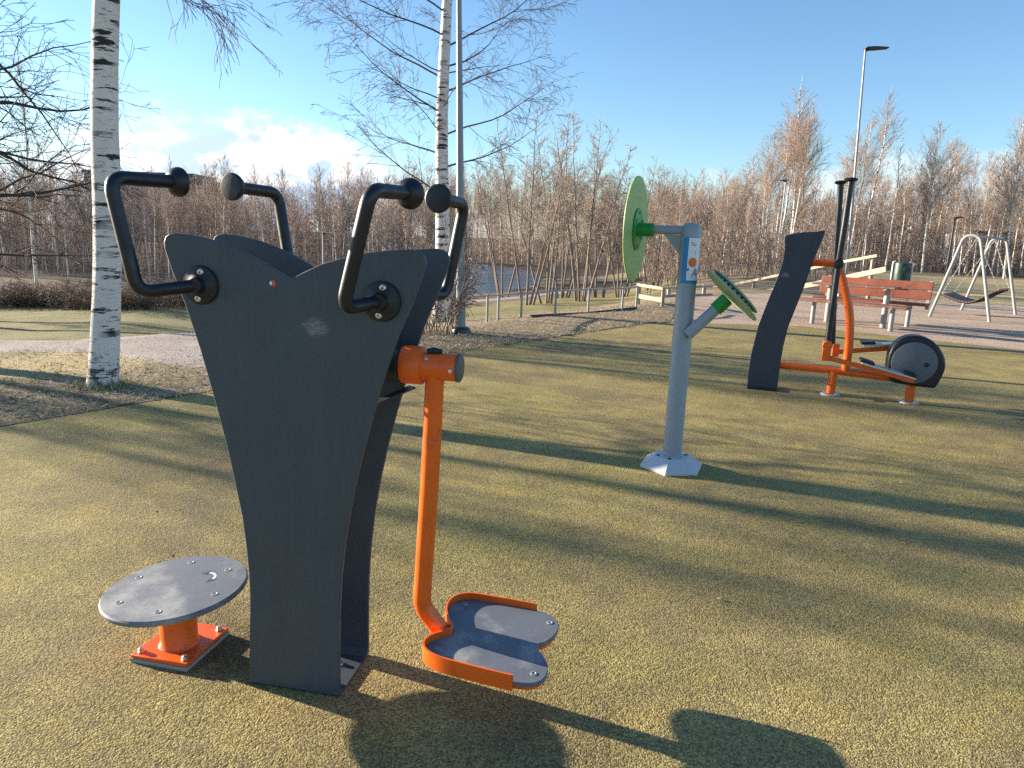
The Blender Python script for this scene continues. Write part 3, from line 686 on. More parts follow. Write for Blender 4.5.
for y in (-.50, 0, .50): MB().tube([(x, y, z-.045) for x, z in prof], .014, 8).build('strap', M['lamp_dark'], hs)
for y in (-.56, .56):
    for (x, z) in (prof[0], prof[-1]):
        a = Vector((-.02, y*1.7, AH-.04)); b = Vector((x, y, z))
        mb = MB(); n = 26
        for i in range(n):
            p = a.lerp(b, i/n); q = a.lerp(b, (i+.85)/n); sd = Vector((.012, 0, 0)) if i % 2 else Vector((0, .012, 0))
            mb.tube([p, (p+q)/2+sd, q], .007, 5); mb.tube([p, (p+q)/2-sd, q], .007, 5)
        mb.build('chain', M['galv_matt'], r)

# ------------------------------------------------------------------ lamp posts
def lamp(base, top_h, rb, rt, label, head, rotz, dark=False, lean=(0, 0)):
    r = thing('lamp_post', label, 'lamp post', base, rotz, 'lamp posts of the park')
    mb = MB(); mb.tube([(0, 0, 0), (lean[0]*.5, lean[1]*.5, top_h*.5), (lean[0], lean[1], top_h)], [rb, (rb+rt)/2, rt], 20); mb.build('pole', M['lamp_dark'] if dark else M['galv_pole'], r)
    mb = MB(); mb.lathe((0, 0, -.05), (0, 0, 1), [(rb*2.1, 0), (rb*2.1, .10), (rb*1.7, .14), (rb*1.1, .15)], 24); mb.build('base_collar', M['lamp_dark'], r)
    if head:
        mb = MB(); L = head
        mb.tube([(lean[0], lean[1], top_h-.05), (lean[0]+L*.25, lean[1], top_h)], rt, 10)
        mb.prism([(0, -.02), (L*.12, .05), (L*.5, .06), (L, .035), (L, .005), (L*.4, -.04)], (lean[0]-.05, lean[1], top_h+.02), (1, 0, 0), (0, 0, 1), .26); mb.build('lamp_head', M['lamp_dark'], r, bevel=.015)
    return r
lb = gp(461, 333); lamp((lb.x, lb.y, 0), 6.2, .070, .026, 'tall grey lamp post standing on a dark collar beside the middle birch', .6, 0, lean=(-.17, 0))
tp = aty(866, 49, 26.0); bs = aty(838, 290, 26.0); lamp((bs.x+.25, bs.y, height(bs.x, bs.y)), tp.z-height(bs.x, bs.y), .055, .030, 'tall slim lamp post with flat dark head rising behind the cross trainer', .78, RAD(-8), lean=(tp.x-bs.x-.25, 0))
tp = aty(785, 181, 46.0); bs = aty(775, 276, 46.0); lamp((bs.x, bs.y, height(bs.x, bs.y)), tp.z-height(bs.x, bs.y), .05, .04, 'pale lamp post at the edge of the wood between hand wheels and cross trainer', .45, PI, lean=(tp.x-bs.x, 0))
tp = aty(323, 234, 48.0); lamp((tp.x, tp.y, height(tp.x, tp.y)), tp.z-height(tp.x, tp.y), .07, .06, 'short lamp post far off among birches, seen between the black handles', .35, 0)
tp = aty(955, 218, 42.0); lamp((tp.x, tp.y, height(tp.x, tp.y)), tp.z-height(tp.x, tp.y), .07, .06, 'dark lamp post before the wood, just behind the hammock swing', .5, 0, dark=True)

# ------------------------------------------------------------------ railings and low fence
def railing(name, label, Y0, Y1, posts, rails, m, pw=.09):
    # posts: (photo x, top y, bottom y), rails: (x0, y0, x1, y1, height)
    x0 = posts[0][0]; x1 = posts[-1][0]
    def Yof(px): return lerp(Y0, Y1, (px-x0)/(x1-x0)) if x1 != x0 else Y0
    c = aty(posts[0][0], posts[0][2], Y0); r = thing(name, label, 'railing', (c.x, c.y, c.z))
    inv = Vector((c.x, c.y, c.z))
    for px, ty, by in posts:
        a = aty(px, by, Yof(px)); b = aty(px, ty, Yof(px)); g = height(a.x, a.y)
        mb = MB(); mb.beam(Vector((a.x, a.y, min(a.z, g)-.05))-inv, Vector((a.x, b.y, b.z))-inv, pw, pw, Vector((0, 1, 0))); mb.build('post', m, r, bevel=.006)
    for xa, ya, xb, yb, hh in rails:
        a = aty(xa, ya, Yof(xa)); b = aty(xb, yb, Yof(xb)); mb = MB(); mb.beam(a-inv+Vector((0, -.07, 0)), b-inv+Vector((0, -.07, 0)), .045, hh); mb.build('rail', m, r, bevel=.006)
railing('wooden_railing', 'short pale timber railing panel at the head of the slope beside the hand wheels', 17.6, 16.4, [(638,284,309),(662,288,310)], [(637,284.5,663,288.5,.07),(639,296,662,300,.10),(638,307,657,309,.05)], M['raw_wood'], .07)
railing('ramp_railing', 'long pale timber ramp railing sloping up behind the hand wheels and cross trainer', 26, 20.5, [(713,288,303),(752,281,301),(790,273,297),(840,262,290),(871,256,276)], [(712,288,752,280.5,.08),(752,280.5,790,272.5,.08),(790,272.5,838,262.5,.08),(838,262.5,876,255.5,.08),(712,299,752,293.5,.15),(752,293.5,802,286,.15),(800,286.5,838,279,.15),(838,279,885,269,.15)], M['raw_wood'])
railing('plank_fence', 'grey low plank fence between the short railing and the long ramp', 21, 21, [(668,287,302),(682,287,303),(703,285,303)], [(663,288,712,286,.06),(663,296,712,295,.10)], M['grey_wood'])
r = thing('low_fence', 'low fence of thin posts and one rail along the slope above the lake', 'fence', on_ground(.3, 21))
fo = Vector(r.location); prev = None
for px, py in ((452,327),(487,322),(498,320.5),(521,317.5),(555,315.5),(588,312.5),(622,310.5),(636,308)):
    p = hit(px, py); h = .50
    mb = MB(); mb.tube([p-fo-Vector((0, 0, .1)), p-fo+Vector((0, 0, h))], .022, 8); mb.build('post', M['galv_matt'], r)
    if prev: mb = MB(); mb.beam(prev-fo+Vector((0, 0, h-.03)), p-fo+Vector((0, 0, h-.03)), .03, .03); mb.build('rail', M['grey_wood'], r)
    prev = p
mb = MB(); a = hit(530, 318); b = hit(636, 309.5); mb.tube([a+Vector((0, 0, .02)), (a+b)/2+Vector((0, 0, -.01)), b+Vector((0, 0, .02))], .04, 8); tag(mb.build('edging_log', M['limb']), 'long weathered log lying along the slope below the low fence', 'log')

# ------------------------------------------------------------------ far buildings
c = aty(165, 178, 210)
r = thing('apartment_block', 'long grey flat-roofed block barely showing above the wood behind the left handles', 'building', (c.x-4, 210, -3))
tz = aty(165, 177, 210).z+3
mb = MB(); mb.box((0, 0, tz/2), (30, 14, tz)); mb.build('wall', M['facade'], r, smooth=0)
mb = MB(); mb.box((0, 0, tz+.35), (31, 15, .7)); mb.build('roof', M['lamp_dark'], r, smooth=0)
for k in range(9):
    mb = MB(); mb.box((-13+3.25*k, -7.02, tz-2.2), (2.2, .1, 1.5)); mb.build('window', M['glass_dark'], r, smooth=0)
c = aty(207, 185, 190)
r = thing('brick_house', 'reddish brick house end peeping through birch trunks between the left handles', 'building', (c.x, 190, -3))
tz = aty(207, 186, 190).z+3
mb = MB(); mb.box((0, 0, tz/2), (9, 10, tz)); mb.build('wall', M['facade_red'], r, smooth=0)
mb = MB(); mb.prism([(-5.2, tz), (5.2, tz), (0, tz+1.6)], (0, 0, 0), (1, 0, 0), (0, 0, 1), 10.6); mb.build('roof', M['lamp_dark'], r, smooth=0)
for k in (-2.5, 0, 2.5):
    mb = MB(); mb.box((k, -5.02, tz-2), (1.2, .1, 1.4)); mb.build('window', M['glass_dark'], r, smooth=0)
c = aty(985, 242, 62)
r = thing('pavilion', 'low pale flat-roofed hut half hidden by the wood behind the hammock swing', 'building', (c.x, 62, height(c.x, 62)))
hh = aty(985, 234, 62).z-height(c.x, 62)
mb = MB(); mb.box((0, 0, hh/2), (4.6, 4, hh)); mb.build('wall', M['facade'], r, smooth=0)
mb = MB(); mb.box((0, 0, hh+.1), (5, 4.4, .2)); mb.build('roof', M['lamp_dark'], r, smooth=0)
for k in (-1.4, 0, 1.4):
    mb = MB(); mb.box((k, -2.02, hh*.62), (.9, .08, .9)); mb.build('window', M['glass_dark'], r, smooth=0)

# ------------------------------------------------------------------ trees
UP = Vector((0, 0, 1))
def rvec(rng):
    while True:
        v = Vector((rng.uniform(-1, 1), rng.uniform(-1, 1), rng.uniform(-1, 1)))
        if .05 < v.length < 1: return v.normalized()
def limb(mb, p, d, L, r, lvl, rng, P):
    seg = P['seg'][lvl]; n = max(2, int(L/seg+.5)); pts = [p.copy()]; q = p.copy(); d = d.normalized(); dirs = [d.copy()]
    for i in range(n):
        d = (d+rvec(rng)*P['wig'][lvl]+UP*P['grav'][lvl]*(1 if lvl else 1)).normalized()
        q = q+d*(L/n); pts.append(q.copy()); dirs.append(d.copy())
    rs = [max(P['rmin'], r*(1-.88*i/n)) for i in range(n+1)]
    mb.tube(pts, rs, 6 if r > .03 else (4 if r > .010 else 3), cap=False)
    if lvl >= P['max']: return
    m = P['kids'][lvl]*L; m = int(m)+(1 if rng.random() < m % 1 else 0)
    for k in range(m):
        t = rng.uniform(P['from'][lvl], 1.0); f = t*n; i = min(n-1, int(f)); pp = pts[i].lerp(pts[i+1], f-i); dd = dirs[i+1]
        side = dd.cross(rvec(rng)); 
        if side.length < 1e-3: continue
        side.normalize(); a = rng.uniform(*P['ang'][lvl])
        nd = dd*math.cos(a)+side*math.sin(a)
        limb(mb, pp, nd, L*P['ratio'][lvl]*rng.uniform(.55, 1.15)*(1.1-.45*t), max(P['rmin'], rs[i]*P['rr']), lvl+1, rng, P)
NEAR = dict(seg=[.22, .16, .12, .10], wig=[.16, .2, .2, .18], grav=[.015, -.03, -.10, -.14], kids=[6.0, 7.5, 8.5, 0], ang=[(.5, 1.0), (.4, 1.0), (.3, .9), (0, 0)], ratio=[.5, .5, .62, .5], rr=.5, rmin=.0026, max=3)
NEAR['from'] = [.18, .12, .08, 0]
def trunk_path(rng, h, wob, lean=(0, 0), n=14):
    pts = []; ox = oy = 0
    for i in range(n+1):
        t = i/n; ox += rng.uniform(-wob, wob); oy += rng.uniform(-wob, wob); pts.append(Vector((lean[0]*t+ox*t, lean[1]*t+oy*t, h*t)))
    return pts
def at_h(pts, z):
    for a, b in zip(pts, pts[1:]):
        if z <= b.z: return a.lerp(b, (z-a.z)/max(1e-6, b.z-a.z))
    return pts[-1]

# the big birch beside the machine
rng = random.Random(5)
bb = gp(101, 386); tb = aty(109, 0, bb.y+.0)
lean = ((tb.x-bb.x)/tb.z, 0)
r = thing('birch_tree', 'big white birch trunk with black marks standing beside the tall machine', 'tree', (bb.x, bb.y, -.05), 0)
H = 12.0; pts = [Vector((lean[0]*z+.02*math.sin(z*1.7), .02*math.sin(z*1.1+1), z)) for z in [H*(i/40)**1.5 for i in range(41)]]
mb = MB(); vs = pts; rad = [(.120-.007*p.z if p.z < 11 else .043)+(.022*math.exp(-p.z*5)) for p in pts]
mb.tube(vs, rad, 28); 
for i, v in enumerate(mb.v):
    x, y, z = v; c = pts[min(40, i//28)]; a = math.atan2(y-c.y, x-c.x); k = 1+.055*mnoise.noise(Vector((math.cos(a)*1.2, math.sin(a)*1.2, z*1.1)))+.03*mnoise.noise(Vector((math.cos(a)*3, math.sin(a)*3, z*4)))+.22*math.exp(-z*7)*max(0, math.cos(a*4+1))
    mb.v[i] = (c.x+(x-c.x)*k, c.y+(y-c.y)*k, z)
tk = mb.build('trunk', M['bark'], r, smooth=180)
cr = MB()
sp = dict(NEAR)
for k in range(9):
    z = rng.uniform(4.2, 8.5); a = rng.uniform(0, 2*PI); L = rng.uniform(1.5, 2.6)
    d = Vector((math.cos(a), math.sin(a), rng.uniform(.1, .6))); limb(cr, at_h(pts, z), d, L, .026, 0, rng, dict(NEAR, kids=[3.5, 5, 6, 0]))
DROOP = dict(NEAR, grav=[-.20, -.26, -.30, -.30], rmin=.0022, kids=[7, 5, 3.5, 0], ratio=[.62, .55, .5, .5])
for k in range(10):    # hanging sprays on the side toward the machine
    d = Vector((rng.uniform(.75, 1), rng.uniform(-.25, .45), rng.uniform(.0, .3))); limb(cr, at_h(pts, rng.uniform(3.3, 4.5)), d, rng.uniform(.8, 1.25), .010, 0, rng, DROOP)
cr.build('crown', M['twig'], r, smooth=180, recalc=False)

# the tree just outside on the left, whose dark branches reach into the picture
rng = random.Random(21)
r = thing('spreading_tree', 'dark leafless tree at the far left reaching bare branches in front of the wood', 'tree', (-6.3, 7.3, -.08), 0)
pts = trunk_path(rng, 7.5, .03, (.3, .1))
mb = MB(); mb.tube(pts, [.15*(1-.8*i/14) for i in range(15)], 14); mb.build('trunk', M['limb'], r, smooth=180)
cr = MB()
LP = dict(NEAR, rmin=.0026, grav=[.03, .0, -.03, -.06], kids=[5.0, 5.4, 5.2, 0], wig=[.3, .32, .3, .26])
for z, dx, dy, dz, L, rr in ((1.5,1,.15,.28,2.3,.035),(1.1,1,.5,.05,1.9,.02),(2.1,1,-.1,.42,2.0,.026),(2.6,.9,.4,.35,2.1,.03),(3.0,1,.0,.45,1.9,.03),(3.5,.8,.5,.6,2.2,.03),(4.0,.9,-.3,.5,2.2,.03),(2.4,.9,.8,.1,1.8,.02),(1.8,.8,.9,.15,2.0,.022),(4.6,-.6,.5,.6,2.2,.03),(4.9,.2,-1,.6,2.2,.03),(1.9,1,.3,.3,2.2,.022),(2.8,1,.1,.2,2.0,.022),(3.3,1,.5,.2,2.2,.024),(2.2,1,.25,.7,2.4,.026),(1.3,1,.3,.45,2.2,.022),(3.8,1,.15,.3,2.2,.026)):
    limb(cr, at_h(pts, z), Vector((dx, dy, dz)), L, rr, 0, rng, LP)
cr.build('crown', M['limb'], r, smooth=180, recalc=False)

# the middle birch behind the lamp post
rng = random.Random(11)
mbp = aty(440, 300, 14.5); mt_ = aty(446, 0, 14.5)
r = thing('birch_tree', 'slender birch with wide drooping bare crown beside the tall grey lamp post', 'tree', (mbp.x, mbp.y, height(mbp.x, mbp.y)-.05), 0)
H = 11.5; z0 = height(mbp.x, mbp.y); pts = [Vector(((mt_.x-mbp.x)/5.5*z*.8+.03*math.sin(z*1.2), .03*math.sin(z*.9), z)) for z in [H*i/40 for i in range(41)]]
mb = MB(); mb.tube(pts, [.165-.0118*p.z+.04*math.exp(-p.z*4) for p in pts], 20); mb.build('trunk', M['bark'], r, smooth=180)
cr = MB()
MID = dict(NEAR, seg=[.28, .2, .16, .14], wig=[.13, .18, .2, .2], grav=[.035, -.03, -.13, -.22], kids=[5.0, 6.4, 5.2, 0], ratio=[.46, .5, .6, .5], rmin=.0029, rr=.5)
for z, sx, L in ((2.6,-1,2.2),(3.1,1,2.3),(3.35,-1,2.4),(3.7,1,2.8),(4.1,-1,2.4),(4.5,1,2.3),(4.75,-1,3.0),(4.95,1,2.6),(5.3,1,3.0),(5.5,-1,2.8),(5.9,-1,2.6),(6.1,1,2.6),(6.4,-1,2.5),(6.8,1,2.6),(7.2,-1,2.4),(7.6,1,2.3),(8.0,-1,2.2),(8.4,1,2.1),(8.8,-1,2),(9.2,1,1.8)):
    d = Vector((sx, rng.uniform(-.75, .75), rng.uniform(.15, .65))); limb(cr, at_h(pts, z), d, L, .019, 0, rng, MID)
for k in range(14):
    z = rng.uniform(2.6, 10.5); a = rng.uniform(0, 2*PI); d = Vector((math.cos(a), math.sin(a), rng.uniform(.1, .6))); limb(cr, at_h(pts, z), d, rng.uniform(1.1, 2.0)*(1.1-z*.04), .014, 0, rng, MID)
cr.build('crown', M['twig'], r, smooth=180, recalc=False)

# ---- prototypes of the far woods
def proto_birch(seed, H, wid, mt, mc):
    rng = random.Random(seed); pts = trunk_path(rng, H, .10)
    tb = MB(); tb.tube(pts, [max(.012, (.0078*H)*(1-.86*i/14)) for i in range(15)], 7)
    cb = MB(); P = dict(seg=[.4, .35, .3], wig=[.11, .13, .15], grav=[.11, .06, -.02], kids=[5.0, 4.6, 0], ang=[(.3, .6), (.3, .7), (0, 0)], ratio=[.5, .62, .5], rr=.55, rmin=.0056, max=2)
    P['from'] = [.10, .05, 0]; bot = rng.uniform(.26, .46)
    for k in range(int(H*6.0)):
        t = rng.random()**.85; z = H*lerp(bot, .97, t); a = rng.uniform(0, 2*PI)
        prof = math.sin(PI*min(1, .30+t*.66))**.8*(1-.35*t)
        L = H*wid*prof*rng.uniform(.6, 1.25)
        d = Vector((math.cos(a), math.sin(a), rng.uniform(.9, 2.0))); limb(cb, at_h(pts, z), d, L, .013, 0, rng, P)
    return tb.mesh('trunk', mt, 180), cb.mesh('crown', mc, 180)
def proto_multi(seed, H, stems, mt, mc):
    rng = random.Random(seed); tb = MB(); cb = MB(); P = dict(seg=[.5, .45, .4], wig=[.16, .22, .25], grav=[.06, .02, .0], kids=[5.5, 7.0, 0], ang=[(.3, .8), (.3, .8), (0, 0)], ratio=[.55, .62, .5], rr=.5, rmin=.0060, max=2)
    P['from'] = [.15, .1, 0]
    for s in range(stems):
        a = 2*PI*s/stems+rng.uniform(-.4, .4); h = H*rng.uniform(.75, 1); o = Vector((math.cos(a)*.3, math.sin(a)*.3, 0)); ln = rng.uniform(.10, .42)*h
        pts = [o+p for p in trunk_path(rng, h, .07, (math.cos(a)*ln, math.sin(a)*ln))]
        tb.tube(pts, [max(.010, .0085*H*(1-.9*i/14)) for i in range(15)], 7)
        for k in range(int(h*3.4)):
            t = rng.random()**.8; z = h*lerp(.25, .99, t); b = rng.uniform(0, 2*PI)
            limb(cb, at_h(pts, z), Vector((math.cos(b), math.sin(b), rng.uniform(.4, 1.2))), h*.20*(1.1-t*.75)*rng.uniform(.6, 1.2), .014, 0, rng, P)
    return tb.mesh('trunk', mt, 180), cb.mesh('crown', mc, 180)
def tree_from(meshes, name, label, group, loc, rotz, sc_):
    o = bpy.data.objects.new(name, None); COL.objects.link(o); o.location = loc; o.rotation_euler = (.05*math.sin(rotz*7), .05*math.cos(rotz*5), rotz); o.scale = sc_
    tag(o, label, 'tree', group)
    for nm, me in zip(('trunk', 'crown'), meshes):
        c = bpy.data.objects.new(nm, me); COL.objects.link(c); c.parent = o
    return o
BIR = [proto_birch(100+i, 10, w, M['bark_far'], M['crown_far'] if i % 2 else M['crown_far_b']) for i, w in enumerate((.15, .19, .22, .17, .26, .20))]
ALD = [proto_multi(200+i, 8, n, M['alder'], M['crown_far_b']) for i, n in enumerate((5, 4, 6))]
TOP = [(-120,145),(60,155),(130,160),(220,156),(300,164),(350,156),(390,148),(440,156),(500,145),(540,148),(600,160),(640,178),(690,165),(740,150),(775,112),(800,100),(835,112),(868,112),(890,142),(940,135),(970,150),(1010,118),(1120,115)]
rng = random.Random(77)
lab = {'left': ('bare white-stemmed birch in the wood beyond the lawn', 'birches in the wood beyond the lawn'), 'mid': ('bare birch in the wood across the lake', 'birches in the wood across the lake'), 'right': ('bare reddish birch in the wood behind the dry mound', 'birches in the wood behind the mound')}
first = {}
def wood(px, Y, key, toppx, pi=None):
    p = aty(px, horizon(px), Y); z0 = height(p.x, Y); zt = CAM_H+(horizon(px)-toppx)/F_PX*Y
    h = (zt-z0)/10; i = rng.randrange(len(BIR)) if pi is None else pi; w = h*rng.uniform(.85, 1.2)
    tree_from(BIR[i], 'birch_tree', lab[key][0], lab[key][1], (p.x, Y, z0-.1), rng.uniform(0, 6.28), (w, w, h))
for k in range(112):
    px = -70+ (k+rng.random())*540/112; wood(px, rng.uniform(58, 92), 'left', plin(TOP, px)+abs(rng.gauss(0, 16))+(20 if rng.random() < .5 else 0))
for k in range(40):
    px = 455+(k+rng.random())*240/40; wood(px, rng.uniform(116, 140), 'mid', plin(TOP, px)+8+abs(rng.gauss(0, 16)))
for k in range(118):
    px = 640+(k+rng.random())*450/118; wood(px, rng.uniform(44, 72), 'right', (plin(TOP, px)+abs(rng.gauss(0, 22)) if rng.random() < .32 else rng.gauss(186, 13)))
def single(px, basepy, Y, toppx, pi, label):
    p = aty(px, horizon(px), Y); z0 = height(p.x, Y); h = (CAM_H+(horizon(px)-toppx)/F_PX*Y-z0)/10
    tree_from(BIR[pi], 'birch_tree', label, 'single birches before the wood', (p.x, Y, z0-.1), rng.uniform(0, 6.28), (h, h, h))
single(790, 275, 46, 86, 1, 'tallest bare reddish birch rising behind the dark panel of the cross trainer')
single(864, 275, 48, 100, 3, 'tall thin birch standing behind the levers of the cross trainer')
single(925, 278, 44, 128, 4, 'broad pale birch standing behind the green litter bin')
single(1008, 278, 42, 108, 2, 'white-stemmed birch leaning into view above the hammock swing')
single(30, 300, 24, 60, 0, 'thin white birch on the lawn behind the dark spreading branches')
for px, Y, tp_, i in ((530,28,120,0),(550,29,128,1),(585,30,112,2),(602,33,136,1),(566,34,124,0),(505,38,150,2),(655,36,168,0),(625,32,150,2)):
    p = aty(px, horizon(px), Y); z0 = height(p.x, Y); h = (CAM_H+(horizon(px)-tp_)/F_PX*Y-z0)/8
    tree_from(ALD[i], 'alder_tree', 'leafless many-stemmed alder on the slope before the lake', 'alders on the slope', (p.x, Y, z0-.1), rng.uniform(0, 6.28), (h*.8, h*.8, h))
# trees left of the picture whose long shadows cross the rubber
for x, y, h, i in ((-14,10.0,.85,0),(-13,13.4,.8,1),(-21,17.5,.9,3),(-18,10.6,.8,0)):
    tree_from(BIR[i], 'birch_tree', 'birch beside the path, off to the left toward the sun', 'birches by the path', (x, y, height(x, y)-.1), x, (h*1.5, h*1.5, h))

# far wood as one mass
def far_wood():
    rng = random.Random(3); mb = MB()
    for k in range(5200):
        px = rng.uniform(-200, 1220)
        if px < 470: Y = rng.uniform(72, 125)
        elif px < 640: Y = rng.uniform(122, 165)
        else: Y = rng.uniform(56, 105)
        p = aty(px, horizon(px), Y); z0 = height(p.x, Y)-.2
        top = plin([(-200,178),(100,188),(300,190),(450,186),(560,184),(650,192),(760,198),(900,202),(1000,196),(1220,185)], px)+rng.gauss(11, 12)
        h = CAM_H+(horizon(px)-top)/F_PX*Y-z0; b = Vector((p.x, Y, z0)); ln = Vector((rng.uniform(-.08, .08)*h, rng.uniform(-.08, .08)*h, h))
        r_ = rng.uniform(.018, .045); mb.tube([b, b+ln*.6, b+ln], [r_, r_*.6, .012], 3, cap=False)
        for j in range(17):
            t = rng.uniform(.12, .95); a = rng.uniform(0, 6.28); L = h*rng.uniform(.08, .2)
            q = b+ln*t; mb.tube([q, q+Vector((math.cos(a)*L*.6, math.sin(a)*L*.6, L*rng.uniform(.3, .9)))], [.014, .008], 3, cap=False)
    for k in range(2900):
        px = rng.uniform(-160, 1180); cl_ = mnoise.noise(Vector((px*.035, 0, 5)))
        Y = (rng.uniform(29, 52) if px < 850 else rng.uniform(46, 60)) if px > 650 else (rng.uniform(60, 75) if px < 450 else rng.uniform(112, 120))
        p = aty(px, horizon(px), Y); h = rng.uniform(1.0, 2.6)*(1.15+cl_)*(1 if px > 650 else 1.1); b = Vector((p.x, Y, height(p.x, Y)-.1)); ln = Vector((rng.uniform(-.3, .3)*h, rng.uniform(-.3, .3)*h, h))
        mb.tube([b, b+ln*.55, b+ln], [.022, .016, .008], 3, cap=False)
        for j in range(7):
            t = rng.uniform(.15, .95); a = rng.uniform(0, 6.28); L = h*rng.uniform(.15, .4); q = b+ln*t
            mb.tube([q, q+Vector((math.cos(a)*L*.7, math.sin(a)*L*.7, L*rng.uniform(.2, .9)))], [.012, .007], 3, cap=False)
    o = mb.build('far_wood', M['wood_mass'], smooth=180, recalc=False); o['kind'] = 'stuff'; tag(o, 'dense brown mass of leafless trees filling the far side of the park', 'wood')
    mb = MB()
    for k in range(150):
        px = rng.choice([rng.uniform(600, 740), rng.uniform(-50, 420), rng.uniform(860, 1100)]); Y = rng.uniform(140, 190)
        p = aty(px, horizon(px), Y); z0 = -2; h = CAM_H+(horizon(px)-plin([(0,196),(400,196),(640,178),(700,184),(1000,186)], px)-rng.gauss(4, 4))/F_PX*Y-z0
        b = Vector((p.x, Y, z0))
        for q in range(46):
            t = (q+rng.random())/46; a = rng.uniform(0, 6.28); L = (1.05-t)*h*.2*rng.uniform(.6, 1.2); c = b+Vector((0, 0, h*(.1+.9*t))); e = c+Vector((math.cos(a)*L, math.sin(a)*L, -L*.35)); s_ = Vector((-math.sin(a), math.cos(a), 0))*L*.28
            mb.add([c, e+s_, e-s_, c-Vector((0, 0, L*.3))], [(0, 1, 2), (3, 2, 1)])
    o = mb.build('far_conifer_wood', M['conifer'], smooth=0, recalc=False); o['kind'] = 'stuff'; tag(o, 'dark line of conifers on the horizon behind the bare wood', 'wood')
far_wood()

# shrubs: dark thicket beyond the lawn, twigs near the lamp post
def proto_shrub(seed, H, n):
    rng = random.Random(seed); cb = MB(); P = dict(seg=[.2, .18, .15], wig=[.25, .3, .3], grav=[.02, .0, -.02], kids=[5, 5, 0], ang=[(.4, 1.0), (.4, 1.0), (0, 0)], ratio=[.5, .55, .5], rr=.55, rmin=.006, max=2)
    P['from'] = [.15, .1, 0]
    for k in range(n):
        a = rng.uniform(0, 6.28); o = Vector((math.cos(a), math.sin(a), 0))*rng.uniform(0, .5); limb(cb, o, Vector((math.cos(a)*rng.uniform(.1, .9), math.sin(a)*rng.uniform(.1, .9), 1)), H*rng.uniform(.6, 1.05), .016, 0, rng, P)
    return cb.mesh('thicket_shrub', M['reeds'], 180)
SHR = [proto_shrub(300+i, 1.6, 34) for i in range(3)]
for k in range(34):
    px = -60+k*13+rng.uniform(-9, 9); py = rng.uniform(303, 309); p = hit(px, py+2); p = on_ground(p.x*1.04, p.y*1.04)
    o = bpy.data.objects.new('thicket_shrub', SHR[k % 3]); COL.objects.link(o); o.location = p-Vector((0, 0, .05)); s_ = rng.uniform(.55, 1.45)*p.y/26; o.scale = (s_*1.1, s_*1.1, s_*.55); o.rotation_euler = (0, 0, rng.uniform(0, 6.28))
    tag(o, 'dark leafless bush in the thicket along the far edge of the lawn', 'bush', 'thicket bushes beyond the lawn')
TWG = proto_shrub(350, 1.5, 12); TWG.materials[0] = M['alder']
for px, py, s_ in ((432,334,1.1),(446,331,.95),(418,332,1.0)):
    p = hit(px, py); o = bpy.data.objects.new('twiggy_shrub', TWG); COL.objects.link(o); o.location = p-Vector((0, 0, .05)); o.scale = (.55*s_, .55*s_, s_); o.rotation_euler = (0, 0, px)
    tag(o, 'pale upright twiggy shrub at the foot of the lamp post behind the machine', 'bush', 'twiggy shrubs by the lamp post')

